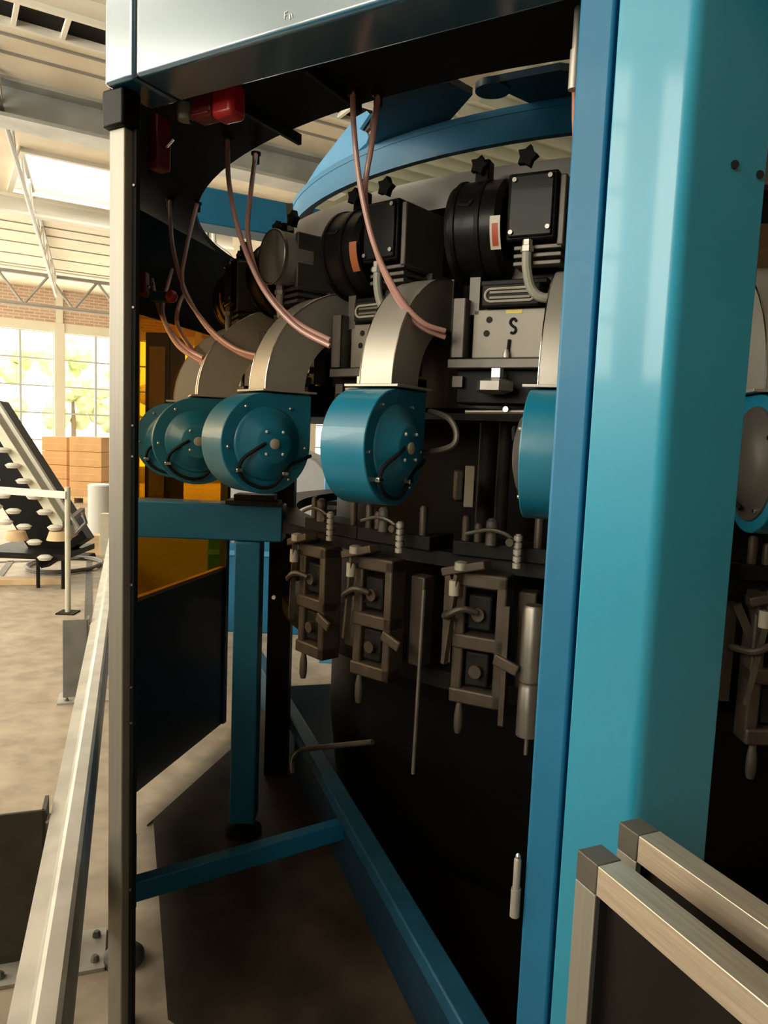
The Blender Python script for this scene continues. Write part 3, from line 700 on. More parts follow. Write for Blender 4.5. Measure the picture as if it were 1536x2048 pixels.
# ================================================================== HEAD UNITS
def make_head():
    r = thing('drive_head', '', 'drive head', (0, 0, 0), 0, 'black drive heads around the carousel')
    # local: x tangential (right), y inward, z up; base = bar level z 1.90
    B = 1.88
    def z(v): return v - B
    zc = 2.275
    # drum motor
    dr = MB().lathe([(.10, -.180), (.126, -.172), (.134, -.155), (.134, -.03), (.122, -.015), (.10, -.01)], (-.0, .02, z(zc)), 'x', 40).build('motor_drum', 'gloss_black', r)
    for x in (-.155, -.085):
        MB().lathe([(.135, x), (.138, x + .002), (.138, x + .012), (.135, x + .014)], (0, .02, z(zc)), 'x', 40, cap=False).build('drum_band', 'black', dr)
    MB().tube([(-.135, -.107, z(zc + .045)), (-.105, -.110, z(zc + .04)), (-.095, -.106, z(zc + .052))], .004, 6, 3).build('clip', 'rubber', dr)
    lb = MB(); seg = [R(190 + 4 * i) for i in range(-3, 7)]
    vs = []; 
    for a in seg:
        for x in (-.040, -.012): vs.append((x, .02 + .1356 * math.cos(a), z(zc) + .1356 * math.sin(a)))
    lb.add(vs, [(2 * i, 2 * i + 1, 2 * i + 3, 2 * i + 2) for i in range(len(seg) - 1)]).build('label', 'label_white', dr)
    vs = []
    for a in seg[2:-1]:
        for x in (-.034, -.018): vs.append((x, .02 + .1363 * math.cos(a), z(zc) + .1363 * math.sin(a)))
    MB().add(vs, [(2 * i, 2 * i + 1, 2 * i + 3, 2 * i + 2) for i in range(len(seg) - 4)]).build('label_print', 'label_red', dr)
    # terminal box
    bx = MB().box((.0, -.10, z(2.215)), (.13, .06, z(2.385))).build('terminal_box', 'black', r, bevel=.006)
    MB().box((.008, -.108, z(2.223)), (.122, -.10, z(2.377))).build('box_lid', 'gloss_black', bx, bevel=.004)
    for x, zz in ((.016, 2.235), (.112, 2.242), (.02, 2.365), (.112, 2.367)):
        MB().lathe([(.006, -.114), (.006, -.104)], (x, 0, z(zz)), 'y', 10).build('screw', 'steel', bx)
    MB().box((.132, -.09, z(2.20)), (.150, .10, z(2.375))).build('end_plate', 'dull_steel', r, bevel=.004)
    fn = MB()
    for k in range(3): fn.box((.02, -.085, z(2.155 + .02 * k)), (.145, .07, z(2.166 + .02 * k)))
    fn.box((.04, -.05, z(2.155)), (.13, .06, z(2.215))); fn.build('cooling_fins', 'dull_steel', r, bevel=.002)
    # gland and hose
    gl = MB().lathe([(.017, .0), (.017, .014), (.013, .016), (.013, .03)], (.06, -.10, z(2.185)), 'z', 6).build('cable_gland', 'sheet', r)
    MB().tube([(.06, -.10, z(2.19)), (.063, -.10, z(2.14)), (.078, -.095, z(2.09)), (.11, -.085, z(2.07)), (.15, -.06, z(2.085)), (.155, -.02, z(2.12))], .0125, 10, 5).build('conduit', 'grey_hose', r)
    MB().lathe([(.02, -.01), (.02, .012)], (.15, -.055, z(2.075)), 'z', 14).build('elbow_fitting', 'dark_steel', r)
    # star knobs on top
    for x, y, s in ((-.11, -.02, .9), (.03, -.04, 1.0)):
        pt = []
        for k in range(10):
            rr = (.030 if k % 2 == 0 else .019) * s; t = 2 * PI * k / 10; pt.append((x + rr * math.cos(t), z(2.445) + rr * math.sin(t)))
        MB().add([(p[0], y - .01, p[1]) for p in pt] + [(p[0], y + .012, p[1]) for p in pt],
                 [tuple(range(10)), tuple(range(19, 9, -1))] + [(i, (i + 1) % 10, 10 + (i + 1) % 10, 10 + i) for i in range(10)]).build('star_knob', 'rubber', r, bevel=.002)
    MB().box((-.125, -.01, z(2.40)), (-.085, .035, z(2.465))).build('clamp_block', 'black', r, bevel=.004)
    # neck, connector
    MB().box((-.125, .03, z(2.02)), (.16, .12, z(2.20))).build('neck', 'dull_steel', r, bevel=.004)
    MB().box((-.12, -.02, z(2.045)), (-.09, .10, z(2.20))).build('neck_rib', 'dull_steel', r)
    ct = MB().box((-.075, -.045, z(2.062)), (.085, .04, z(2.12))).build('connector', 'dark_steel', r, bevel=.004)
    oval = []
    for k in range(24):
        t = 2 * PI * k / 24; cx_ = .052 if math.cos(t) > 0 else -.052; oval.append((.004 + cx_ + .017 * math.cos(t), -.047, z(2.091) + .017 * math.sin(t)))
    MB().tube(oval + [oval[0]], .0035, 6).build('connector_rim', 'cream', ct)
    pn = MB()
    for zz in (2.084, 2.098): pn.box((-.052, -.049, z(zz) - .003), (.060, -.044, z(zz) + .003))
    pn.build('pin_row', 'dull_steel', ct)
    MB().box((-.085, -.03, z(2.12)), (.10, .05, z(2.135))).build('connector_cover', 'black', r, bevel=.003)
    # slotted plate
    pltm = MB().box((-.105, -.02, z(1.925)), (.10, .0, z(2.058))).build('slotted_plate', 'plate', r, bevel=.003)
    S = [(.7 * a_ + .004, 2.012 + .7 * (b_ - 2.012)) for a_, b_ in ((.022, 2.028), (.014, 2.038), (.003, 2.036), (-.002, 2.024), (.006, 2.012), (.018, 2.004), (.021, 1.992), (.012, 1.983), (.001, 1.987))]
    MB().tube([(x, -.0205, z(v)) for x, v in S], .0042, 6, 3).build('slot', 'rubber', pltm)
    for (x, v) in ((-.058, 2.03), (-.064, 1.993)):
        MB().lathe([(.009, -.0215), (.009, -.018)], (x, 0, z(v)), 'y', 14).build('hole', 'dark_steel', pltm)
    MB().box((-.012, -.0212, z(2.045)), (.034, -.0195, z(2.055))).build('yellow_mark', 'yellow', pltm)
    MB().tube([(.0, -.024, z(1.93)), (.003, -.024, z(1.975))], .0045, 8).build('pin', 'dark_steel', pltm)
    MB().lathe([(.010, .0), (.010, .010), (.006, .022)], (-.002, -.03, z(1.925)), 'z', 10).build('pin_base', 'sheet', pltm)
    # side channels
    ch = MB()
    ch.box((-.155, -.055, z(1.925)), (-.151, -.01, z(2.085))); ch.box((-.120, -.055, z(1.925)), (-.116, -.01, z(2.085))); ch.box((-.155, -.055, z(1.925)), (-.116, -.051, z(2.085)))
    ch.build('channel', 'dull_steel', r)
    MB().box((.105, .0, z(1.90)), (.125, .05, z(2.10))).build('side_rail', 'dull_steel', r)
    MB().lathe([(.012, -.02), (.012, .0)], (.118, 0, z(1.945)), 'y', 12).build('bolt', 'steel', r)
    # cross bar, hex knob and brackets below
    MB().box((-.165, -.05, z(1.895)), (.11, .02, z(1.922))).build('cross_bar', 'dull_steel', r, bevel=.003)
    MB().box((-.15, -.01, z(1.80)), (.11, .10, z(1.895))).build('carriage', 'black', r, bevel=.004)
    hk = MB().lathe([(.030, -.02), (.052, -.012), (.052, .012), (.030, .02)], (-.02, -.06, z(1.845)), 'z', 6).build('hex_knob', 'steel', r)
    MB().box((-.026, -.075, z(1.868)), (-.002, -.045, z(1.893))).build('nut', 'white_dot', hk)
    MB().box((-.155, -.03, z(1.845)), (-.125, .0, z(1.875))).build('lug', 'dull_steel', r)
    MB().tube([(-.11, -.03, z(1.775)), (.10, -.03, z(1.78))], .007, 10).build('tie_rod', 'steel', r)
    MB().lathe([(.008, -.046), (.008, -.02)], (.01, 0, z(1.785)), 'y', 12).build('tie_bolt', 'chrome', r)
    return r
proto_h = make_head()
hlab = {-1: 'black drive head right of the blue column', 0: 'largest black drive head with a red and white label beside the column',
        1: 'black drive head with orange label above the bright duct', 2: 'black drive head with round grey end behind the crossing hoses', 3: 'furthest black drive head above the amber window'}
first = True
for k in range(-1, 4):
    o = proto_h if first else copy_tree(proto_h, None, ('terminal_box',) if k == 2 else ()); first = False
    if k == 2:
        rcv = MB().lathe([(.082, -.14), (.085, -.135), (.085, -.03), (.06, .0)], (.068, 0, 2.30 - 1.88), 'y', 40).build('round_cover', 'post_grey', o)
        MB().lathe([(.086, -.141), (.088, -.139), (.088, -.13), (.086, -.128)], (.068, 0, 2.30 - 1.88), 'y', 40, cap=False).build('cover_rim', 'steel', rcv)
    if k >= 1:                                                  # the farther heads carry plain orange labels
        for ch in kids(o):
            for g_ in kids(ch):
                if g_.name.startswith('label'): g_.material_slots[0].link = 'OBJECT'; g_.material_slots[0].material = M['orange_label']
    set_on_ring(o, 1.90, A0 + DA * .5 - .8 - DA * k, 1.88 - .018 * max(k, 0)); o['label'] = hlab[k]

# ================================================================== LOWER GRIPPER STATIONS
def make_gripper():
    r = thing('gripper_station', '', 'gripper station', (0, 0, 0), 0, 'brown metal gripper stations')
    B = .78
    def z(v): return v - B
    fr = MB()
    fr.box((-.13, -.04, z(.90)), (-.095, .03, z(1.32))); fr.box((.005, -.05, z(.90)), (.035, .03, z(1.30)))
    for zz in (.90, 1.07, 1.26): fr.box((-.13, -.05, z(zz)), (.035, .02, z(zz + .045)))
    fr.build('frame', 'brown_metal', r, bevel=.006)
    for zz in (.955, 1.13):
        MB().box((-.088, -.03, z(zz)), (-.015, .03, z(zz + .105))).build('jaw_block', 'dark_steel', r, bevel=.006)
        MB().lathe([(.020, -.05), (.020, -.02)], (-.05, 0, z(zz + .05)), 'y', 16).build('jaw_pad', 'brown_metal', r)
    MB().bar((-.145, -.06, z(1.02)), (-.11, -.075, z(1.30)), .018, .014).build('clamp_arm', 'brown_metal', r)
    MB().bar((-.02, -.07, z(1.34)), (-.16, -.05, z(1.30)), .05, .025).build('swing_arm', 'brown_metal', r, bevel=.004)
    MB().lathe([(.020, 0), (.020, .022), (.012, .026)], (-.10, -.075, z(1.315)), 'z', 14).build('pivot', 'sheet', r)
    MB().lathe([(.016, 0), (.016, .045)], (-.12, -.07, z(1.235)), 'z', 12).build('roller', 'cream', r)
    # polished cylinder at the right
    MB().lathe([(.033, z(.84)), (.033, z(.985)), (.030, z(.99)), (.030, z(1.0)), (.034, z(1.005)), (.034, z(1.22)), (.028, z(1.23))], (.115, -.03, 0), 'z', 24).build('cylinder', 'steel', r)
    MB().lathe([(.006, z(.78)), (.006, z(.84))], (.115, -.03, 0), 'z', 10).build('piston_rod', 'steel', r)
    MB().lathe([(.007, z(1.05)), (.007, z(1.3)), (.018, z(1.31)), (.022, z(1.34)), (.026, z(1.36)), (.026, z(1.42)), (.018, z(1.43))], (.175, -.06, 0), 'z', 18).build('spindle', 'steel', r)
    MB().bar((.04, -.05, z(.86)), (.04, -.05, z(1.22)), .016, .012, up=(0, 1, 0)).build('guide_bar', 'brown_metal', r)
    MB().bar((.01, -.055, z(1.06)), (.085, -.06, z(1.035)), .014, .035).build('stop_lever', 'brown_metal', r, bevel=.005)
    MB().lathe([(.010, z(.80)), (.014, z(.82)), (.014, z(.86)), (.008, z(.90))], (-.10, -.03, 0), 'z', 12).build('spring_rod', 'dull_steel', r)
    MB().box((-.16, .0, z(1.345)), (.14, .14, z(1.39))).build('mount', 'dark_steel', r, bevel=.004)
    MB().tube([(-.10, -.05, z(1.42)), (-.02, -.06, z(1.44)), (.04, -.05, z(1.42)), (.06, -.03, z(1.36))], .006, 8, 4).build('air_line', 'dull_steel', r)
    MB().lathe([(.018, z(1.39)), (.018, z(1.46)), (.010, z(1.47))], (-.03, -.02, 0), 'z', 14).build('valve', 'dull_steel', r)
    MB().lathe([(.012, -.07), (.012, -.04)], (.04, 0, z(1.41)), 'y', 12).build('cap_screw', 'brown_metal', r)
    for x, hh in ((-.125, .07), (-.085, .05), (.10, .085)):
        MB().lathe([(.013, z(1.39)), (.013, z(1.39) + hh), (.008, z(1.39) + hh + .008)], (x, .02, 0), 'z', 12).build('valve_stem', 'brown_metal', r)
    st_ = []
    for q in range(5): st_ += [(.013, z(1.335) + q * .02), (.013, z(1.335) + q * .02 + .014), (.008, z(1.335) + q * .02 + .016), (.008, z(1.335) + q * .02 + .019)]
    MB().lathe(st_, (.06, -.05, 0), 'z', 12).build('stud_column', 'sheet', r)
    MB().box((.045, .04, z(.95)), (.10, .10, z(1.25))).build('rear_block', 'brown_metal', r, bevel=.006)
    MB().bar((-.17, .03, z(1.0)), (-.17, .03, z(1.28)), .03, .03, up=(0, 1, 0)).build('rear_bar', 'brown_metal', r)
    MB().bar((-.165, .0, z(1.28)), (-.10, -.02, z(1.14)), .022, .022).build('link', 'brown_metal', r)
    MB().tube([(-.17, -.0, z(1.16)), (-.14, -.08, z(1.17)), (-.09, -.085, z(1.2)), (-.05, -.06, z(1.19))], .010, 8, 4).build('link_rod', 'brown_metal', r)
    return r
proto_g = make_gripper()
glab = {-2: 'gripper station seen through the doorway right of the column', -1: 'gripper station just left of the column foot, mostly in the dark', 0: 'brown gripper station with tall polished cylinder near the jamb',
        1: 'brown gripper station below the middle blower', 2: 'brown gripper station nearest the gap beside the middle blower', 3: 'gripper station behind the blue stand'}
first = True
for k in range(-2, 3):
    o = proto_g if first else copy_tree(proto_g, None, ('cylinder', 'piston_rod', 'spindle', 'guide_bar') if k in (1, 2) else ()); first = False
    set_on_ring(o, 1.80, A0 + DA * .5 - (1.4 if k < 1 else .6 if k == 1 else -2.6) - DA * k, .78); o['label'] = glab[k]

# dark machinery between blowers and grippers
dm = thing('valve_block', 'white faced valve block in the dark below the drive heads', 'valve block', at(920, 1015, 2.25)); vo = Vector(dm.location)
a, b = at(928, 1014, 2.2), at(949, 932, 2.2); part(MB().box((a.x, a.y, a.z), (b.x, a.y + .02, b.z)), 'white_plate', 'cream', dm, vo, bevel=.002)
a, b = at(910, 1000, 2.25), at(927, 942, 2.25); part(MB().box((a.x, a.y, a.z), (b.x, a.y + .08, b.z)), 'valve', 'dull_steel', dm, vo, bevel=.004)
a, b = at(912, 1003, 2.3), at(950, 960, 2.3); part(MB().box((a.x, a.y, a.z), (b.x, a.y + .1, b.z)), 'backing', 'black', dm, vo)
for (px, py0, py1, d, rr, lab) in ((1000, 838, 1000, 2.3, .02, 'dark vertical shaft behind the right hand blower'), (965, 838, 1040, 2.45, .03, 'thick black pillar behind the white faced valve block')):
    p, q = at(px, py1 + 60, d), at(px, py0, d); centred('shaft', MB().tube([(p.x, p.y, p.z), (p.x, p.y, q.z)], rr, 16), 'dark_steel', lab, 'shaft')
p = at(848, 1180, 2.12); q = at(826, 1548, 2.12)
centred('hanging_rod', MB().tube([p, p.lerp(q, .3), q], .0055, 8), 'dull_steel', 'thin rod hanging down below the gripper stations', 'rod')
c = at(888, 890, 1.95)
P = [at(845, 905, 2.05), at(880, 900, 1.98), at(908, 888, 1.95), at(912, 862, 1.95), at(895, 835, 1.97), at(860, 822, 2.05)]
centred('loop_cable', MB().tube(P, .008, 8, 5), 'dull_steel', 'grey cable loop right of the middle blower', 'cable')
P = [at(586, 1546, 3.2), at(587, 1520, 3.2), at(600, 1502, 3.15), at(640, 1495, 3.1), at(745, 1484, 2.9)]
centred('bent_pipe', MB().tube(P, .011, 10, 5), 'steel', 'thin bent pipe hooked over the dark base beam', 'pipe')

# ================================================================== BASE
bs_ = enc; bo = eo
p, q = at(560, 1380, z=.30), at(985, 2100, z=.30)
p = p + (p - q) * .35; q2 = q + (q - p) * .10
part(MB().bar(p - Vector((0, 0, .03)), q2 - Vector((0, 0, .03)), .07, .055), 'edge_beam', 'beam_navy', bs_, bo, bevel=.006)
dirb = (q2 - p).normalized(); sd = Vector((-dirb.y, dirb.x, 0)) * -1
sd = sd if sd.x > 0 else -sd
w0 = [p + sd * .0, q2 + sd * .0]
part(MB().hexa([(p.x, p.y, 0), (q2.x, q2.y, 0), (q2.x + sd.x * .03, q2.y + sd.y * .03, 0), (p.x + sd.x * .03, p.y + sd.y * .03, 0)],
               [(p.x, p.y, .245), (q2.x, q2.y, .245), (q2.x + sd.x * .03, q2.y + sd.y * .03, .245), (p.x + sd.x * .03, p.y + sd.y * .03, .245)]), 'skirt', 'dark_blue', bs_, bo)
# dark floor plate right of the edge beam
centred('floor_plate', MB().prism([(p.x + sd.x * .05, p.y + sd.y * .05), (q2.x + sd.x * .05, q2.y + sd.y * .05), (1.9, 1.75), (2.6, 2.6), (2.6, 4.5), (1.2, 5.3)], .0, .012), 'near_black', 'dark steel floor plate inside the guard enclosure', 'floor plate')

M['floor_shade'] = mat('floor_shade', (0.060, 0.044, 0.032), 0.6, spec=0.2, noise=0.5, nscale=3)  # brown paints in the shade on the inside floor, up to its shadow edge
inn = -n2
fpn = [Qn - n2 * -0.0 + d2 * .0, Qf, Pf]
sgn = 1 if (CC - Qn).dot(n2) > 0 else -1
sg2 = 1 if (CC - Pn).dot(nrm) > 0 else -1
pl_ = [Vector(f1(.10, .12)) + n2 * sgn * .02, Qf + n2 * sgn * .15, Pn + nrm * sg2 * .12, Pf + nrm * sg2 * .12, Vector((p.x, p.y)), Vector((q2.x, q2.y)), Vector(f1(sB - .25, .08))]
centred('shade_sheet', MB().prism([(v_.x, v_.y) for v_ in pl_], .0, .006), 'floor_shade', 'brown painted shade sheet on the floor between corner post and blue edge beam', 'floor sheet')

# ------------------------------------------------------------------ blue support stand
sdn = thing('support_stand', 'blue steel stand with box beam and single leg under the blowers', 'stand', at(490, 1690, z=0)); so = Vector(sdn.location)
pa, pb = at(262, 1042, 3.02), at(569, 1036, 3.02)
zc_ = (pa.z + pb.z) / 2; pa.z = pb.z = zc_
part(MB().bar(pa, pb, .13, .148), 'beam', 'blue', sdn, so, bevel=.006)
d_ = (pb - pa).normalized()
part(MB().bar(pa - d_ * .012, pa + d_ * .0, .15, .17), 'end_plate', 'blue', sdn, so)
lp = at(495, 1300, 3.05); 
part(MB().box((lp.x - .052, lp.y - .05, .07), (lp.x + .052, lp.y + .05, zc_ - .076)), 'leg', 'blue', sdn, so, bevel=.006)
part(MB().lathe([(.075, .012), (.075, .03), (.03, .05), (.022, .07)], (lp.x, lp.y, 0), 'z', 24), 'foot', 'rubber', sdn, so)
part(MB().box((lp.x - .09, lp.y - .06, zc_ + .074), (lp.x + .12, lp.y + .06, zc_ + .09)), 'mounting_plate', 'dark_steel', sdn, so)
part(MB().box((lp.x - .06, lp.y - .05, zc_ + .09), (lp.x + .10, lp.y + .05, zc_ + .115)), 'mounting_pad', 'dark_steel', sdn, so, bevel=.004)
for px, py in ((467, 1082), (548, 1194)):
    p = at(px, py, 2.98); part(MB().lathe([(.008, -.012), (.008, .0)], p, 'y', 10), 'bolt', 'white_dot', sdn, so)

# dark upright behind the stand
p = at(560, 1000, 3.5); centred('steel_upright', MB().box((p.x - .045, p.y, 0.012), (p.x + .065, p.y + .1, 1.80)), 'black', 'black steel upright behind the blue leg', 'upright')

# ================================================================== HOSES
def hose(pts, d0, d1, label, m='hose', r=.0075):
    P = []
    for i, (x, y) in enumerate(pts):
        t = i / (len(pts) - 1); P.append(at(x, y, z=2.6) if i == 0 else at(x, y, d0 + (d1 - d0) * t))
    c = Vector((P[0].x, P[0].y, 2.6)); root = thing('air_hose', label, 'hose', c, 0, 'pink air hoses under the roof plate')
    rel(MB().tube(P, r, 10, 6), c).build('hose', m, root)
    rel(MB().lathe([(r * 1.6, -.035), (r * 1.6, -.01), (r * 2.2, -.008), (r * 2.2, 0)], c, 'z', 12), c).build('hose_fitting', 'dark_steel', root)
hose([(705, 165), (708, 260), (722, 380), (752, 500), (800, 595), (845, 645), (890, 662)], 1.88, 2.0, 'front pink hose, left one of the pair hanging before the bright duct')
hose([(757, 185), (745, 280), (730, 390), (752, 500), (790, 590), (838, 650), (890, 674)], 1.90, 2.02, 'front pink hose, right one of the pair hanging before the bright duct')
hose([(455, 275), (458, 365), (480, 470), (525, 575), (590, 652), (660, 692)], 2.26, 2.10, 'pink hose, left one of the pair ending beside the tan duct', r=.0075)
hose([(512, 305), (501, 390), (496, 470), (520, 560), (585, 638), (660, 680)], 2.28, 2.12, 'pink hose, right one of the pair ending beside the tan duct', r=.0075)
hose([(340, 398), (345, 490), (372, 585), (420, 662), (475, 704), (528, 724)], 2.85, 2.50, 'pink hose, left one of the pair crossing above the grey duct', r=.008)
hose([(395, 405), (372, 500), (366, 575), (412, 648), (468, 696), (528, 714)], 2.85, 2.50, 'pink hose, right one of the pair crossing above the grey duct', r=.008)
hose([(305, 490), (303, 555), (325, 635), (365, 690), (408, 716)], 3.3, 2.78, 'pink hose nearest the aluminium post, reaching the furthest duct', r=.009)
hose([(355, 495), (338, 560), (325, 625), (355, 690), (408, 726)], 3.3, 2.78, 'pink hose beside the red indicator lamp, reaching the furthest duct', r=.009)
hose([(388, 560), (362, 600), (355, 650), (385, 700), (410, 735)], 3.4, 2.80, 'short pink hose right of the red indicator lamp', r=.009)
# copper coloured cable beside the jamb hinge
P = [at(1152, 178, 1.46), at(1151, 235, 1.46), at(1153, 300, 1.46), at(1150, 360, 1.47), at(1148, 420, 1.50)]
centred('copper_cable', MB().tube(P, [.008, .0075, .007, .005, .003] , 10), 'copper_hose', 'reddish brown cable hanging below the top hinge', 'cable')

# ================================================================== BEHIND THE MACHINE
def beam_thing(name, a, b, w, h, m, label, cat='beam'):
    c = (a + b) / 2; mb = MB().bar(a, b, w, h); return centred(name, mb, m, label, cat, bevel=.01)
beam_thing('overhead_beam', at(330, 405, 5.2), at(640, 462, 5.8), .25, .25, 'blue', 'deep blue overhead beam seen through the roof opening')
beam_thing('overhead_beam', at(340, 525, 6.6), at(560, 560, 7.0), .2, .22, 'blue', 'lower blue beam seen between the hoses and the drive heads')
pp = thing('pipe_bundle', 'grey pipes and white bent tube lying above the lower blue beam', 'pipes', at(430, 500, 6.62)); po = Vector(pp.location)
for k, (pts, r, m_) in enumerate(([[(395, 462), (432, 492), (461, 516), (455, 548)], .022, 'truss_light'], [[(388, 470), (420, 500), (440, 520)], .03, 'steel'],
                                [[(392, 482), (420, 512), (432, 530)], .03, 'dull_steel'], [[(418, 445), (415, 470), (422, 510)], .015, 'steel'], [[(426, 450), (428, 480), (430, 505)], .02, 'truss_light'])):
    part(MB().tube([at(x, y, 6.62) for x, y in pts], r, 8, 5), 'pipe', m_, pp, po)
# grey hood machine behind the gap
a = at(585, 1062, 6.2)
hd = thing('hooded_machine', 'grey hooded machine on a blue plinth behind the gap between blowers', 'machine', (a.x, a.y, 0)); ho = Vector((a.x, a.y, 0))
x0 = a.x - .6; pr = [(x0, .82), (x0 + 1.2, .82), (x0 + 1.2, 1.02), (x0 + .78, 1.48), (x0 + .45, 1.6), (x0, 1.6)]
part(MB().extrude([(x, a.y, z) for x, z in pr], (0, .9, 0)), 'hood', 'grey_hood', hd, ho, bevel=.02)
part(MB().box((x0 - .1, a.y - .05, 0), (x0 + 1.0, a.y + .9, .80)), 'plinth', 'blue', hd, ho, bevel=.01)
part(MB().box((x0 - .1, a.y - .07, .66), (x0 + 1.0, a.y - .05, .70)), 'plinth_edge', 'sky_blue', hd, ho)
part(MB().tube([at(588, 1052, 6.1), at(617, 1052, 6.1), at(615, 1048, 6.1)], .007, 6), 'handle', 'truss_light', hd, ho)
a = at(648, 1070, 5.4)
fd = thing('feeder_bracket', 'bright blue feeder post with black and silver sensors behind the gap', 'feeder', (a.x, a.y, 0)); fo = Vector((a.x, a.y, 0))
part(MB().box((a.x - .01, a.y, 0), (a.x + .16, a.y + .12, 1.55)), 'post', 'sky_blue', fd, fo, bevel=.006)
for (p0, p1, m_) in (((632, 992), (638, 1034), 'brown_metal'), ):
    q0, q1 = at(*p0, 5.2), at(*p1, 5.2); part(MB().bar((q0.x, q0.y, q0.z), (q0.x, q0.y, q1.z), .04, .04, up=(0, 1, 0)), 'bracket', m_, fd, fo)
for (x0_, x1_, y0_, y1_, m_) in ((640, 690, 1004, 1010, 'black'), (642, 690, 1013, 1018, 'chrome'), (642, 690, 1021, 1031, 'black'), (632, 690, 991, 996, 'brown_metal'), (650, 690, 1032, 1040, 'sheet')):
    q0, q1 = at(x0_, y1_, 5.15), at(x1_, y0_, 5.15); part(MB().box((q0.x, q0.y, q0.z), (q1.x, q0.y + .06, q1.z)), 'sensor', m_, fd, fo)
a, b = at(585, 1160, 3.4), at(634, 1112, 3.4)
centred('junction_box', MB().box((a.x, a.y, a.z), (b.x, a.y + .14, b.z)), 'brown_metal', 'brown junction box at the left of the gripper stations', 'junction box', bevel=.006)

# ================================================================== LEFT SIDE OF THE HALL
# crash barrier
bar_ = thing('crash_barrier', 'long galvanized crash barrier rail running away along the left floor', 'barrier', at(150, 1965, z=0)); ba = Vector(bar_.location)
g0 = at(62, 2110, z=.52); g1 = at(211, 1185, z=.52); gd = (g1 - g0).normalized(); gs = Vector((gd.y, -gd.x, 0))   # gs points right
g1 = g0 + gd * 7.5
prof = [(-.062, -.040), (-.022, -.034), (-.010, -.004), (.0, .004), (.036, .004), (.046, -.004), (.052, -.03), (.052, -.20), (.045, -.20), (.045, -.035), (.03, -.008), (-.002, -.010), (-.018, -.042), (-.062, -.048)]
vs = []; n = len(prof)
for g in (g0 - gd * .6, g1):
    for (x, z) in prof: q = g + gs * x + Vector((0, 0, z)); vs.append(tuple(q))
part(MB().add(vs, [tuple(range(n)), tuple(range(2 * n - 1, n - 1, -1))] + [(i, (i + 1) % n, n + (i + 1) % n, n + i) for i in range(n)]), 'rail', 'galv', bar_, ba, sharp=20)
def gpost(px, py, m, w, lab):
    q = at(px, py, z=.5); t = (q - g0).dot(gd); c = g0 + gd * t; c.z = 0
    c2 = c - gs * .075
    part(MB().hexa([c2 - gs * w + gd * y + Vector((0, 0, 0)) for y in (0, .012)] + [c2 + gd * y for y in (.012, 0)],
                   [c2 - gs * w + gd * y + Vector((0, 0, .50)) for y in (0, .012)] + [c2 + gd * y + Vector((0, 0, .50)) for y in (.012, 0)]), 'barrier_post', m, bar_, ba, bevel=.003)
    part(MB().hexa([c2 + gd * y + gs * x for x, y in ((-.012, 0), (-.012, .10), (0, .10), (0, 0))], [c2 + gd * y + gs * x + Vector((0, 0, .5)) for x, y in ((-.012, 0), (-.012, .10), (0, .10), (0, 0))]), 'barrier_post', m, bar_, ba)
    for dz in (.33, .46):
        part(MB().bar(c2 + Vector((0, 0, dz)) + gd * .02, c + gs * .03 + Vector((0, 0, dz + .03)) + gd * .02, .05, .006), 'strap', 'galv', bar_, ba)
    part(MB().hexa([c + gs * x + gd * y for x, y in ((-.25, -.1), (.1, -.1), (.1, .1), (-.25, .1))], [c + gs * x + gd * y + Vector((0, 0, .012)) for x, y in ((-.25, -.1), (.1, -.1), (.1, .1), (-.25, .1))]), 'base_plate', 'galv', bar_, ba)
    for x, y in ((-.2, -.06), (-.2, .06), (.07, -.06), (.07, .06)):
        q = c + gs * x + gd * y; part(MB().lathe([(.014, .012), (.014, .022), (.008, .03)], (q.x, q.y, 0), 'z', 8), 'anchor_bolt', 'steel', bar_, ba)
gpost(120, 1617, 'post_dark', .20, '')
gpost(190, 1238, 'post_grey', .15, '')

# tall thin barrier post with cross rail
b0 = at(136, 1226, z=0); b1 = at(140, 972, 6.6)
hp = thing('handrail', 'cream tube handrail post with flat top rail before the conveyor', 'handrail', b0); hb = Vector(b0)
dep = 6.6 * (b0.y / at(136, 1226, 6.6).y)
tz = at(140, 972, dep).z
part(MB().tube([b0, (b0.x, b0.y, tz)], .024, 12), 'post', 'conv_paint', hp, hb)
part(MB().box((b0.x - .08, b0.y - .08, 0), (b0.x + .08, b0.y + .08, .012)), 'base_plate', 'dark_steel', hp, hb)
l = at(-60, 982, dep); part(MB().bar((b0.x, b0.y - .03, tz - .07), (l.x, l.y - .03, tz - .05), .02, .065), 'top_rail', 'ceil_strip', hp, hb, bevel=.004)
# inclined conveyor
DC = 7.6
cv = thing('inclined_conveyor', 'inclined cream framed conveyor with dark belt and pale cups at the left', 'conveyor', (at(60, 1100, DC).x, at(60, 1100, DC).y, 0)); cvo = Vector(cv.location)
p, q = at(-40, 790, DC), at(142, 1075, DC)
part(MB().bar(p, q, .10, .16, up=(0, 1, 0)), 'side_frame', 'conv_paint', cv, cvo, bevel=.006)
up_ = Vector((0, .5, 0))
part(MB().bar(p + Vector((0.06, .03, .085)), q + Vector((0.06, .03, .085)), .04, .05, up=(0, 1, 0)), 'guide_rail', 'sheet', cv, cvo)
part(MB().bar(p + Vector((-.18, .35, -.22)), q + Vector((-.18, .35, -.22)), .6, .18, up=(0, 1, 0)), 'belt', 'black', cv, cvo)
for r_, (sx, sy) in enumerate(((0, 0), (-78, 20), (-20, 60))):
    for k in range(6):
        x, y = 5 + sx + k * 21, 905 + sy + k * 31
        if x < -40: continue
        c = at(x, y, DC - .12)
        part(MB().lathe([(.055, 0), (.075, .03), (.045, .05)], c, 'z', 14), 'cup', 'truss_light', cv, cvo)
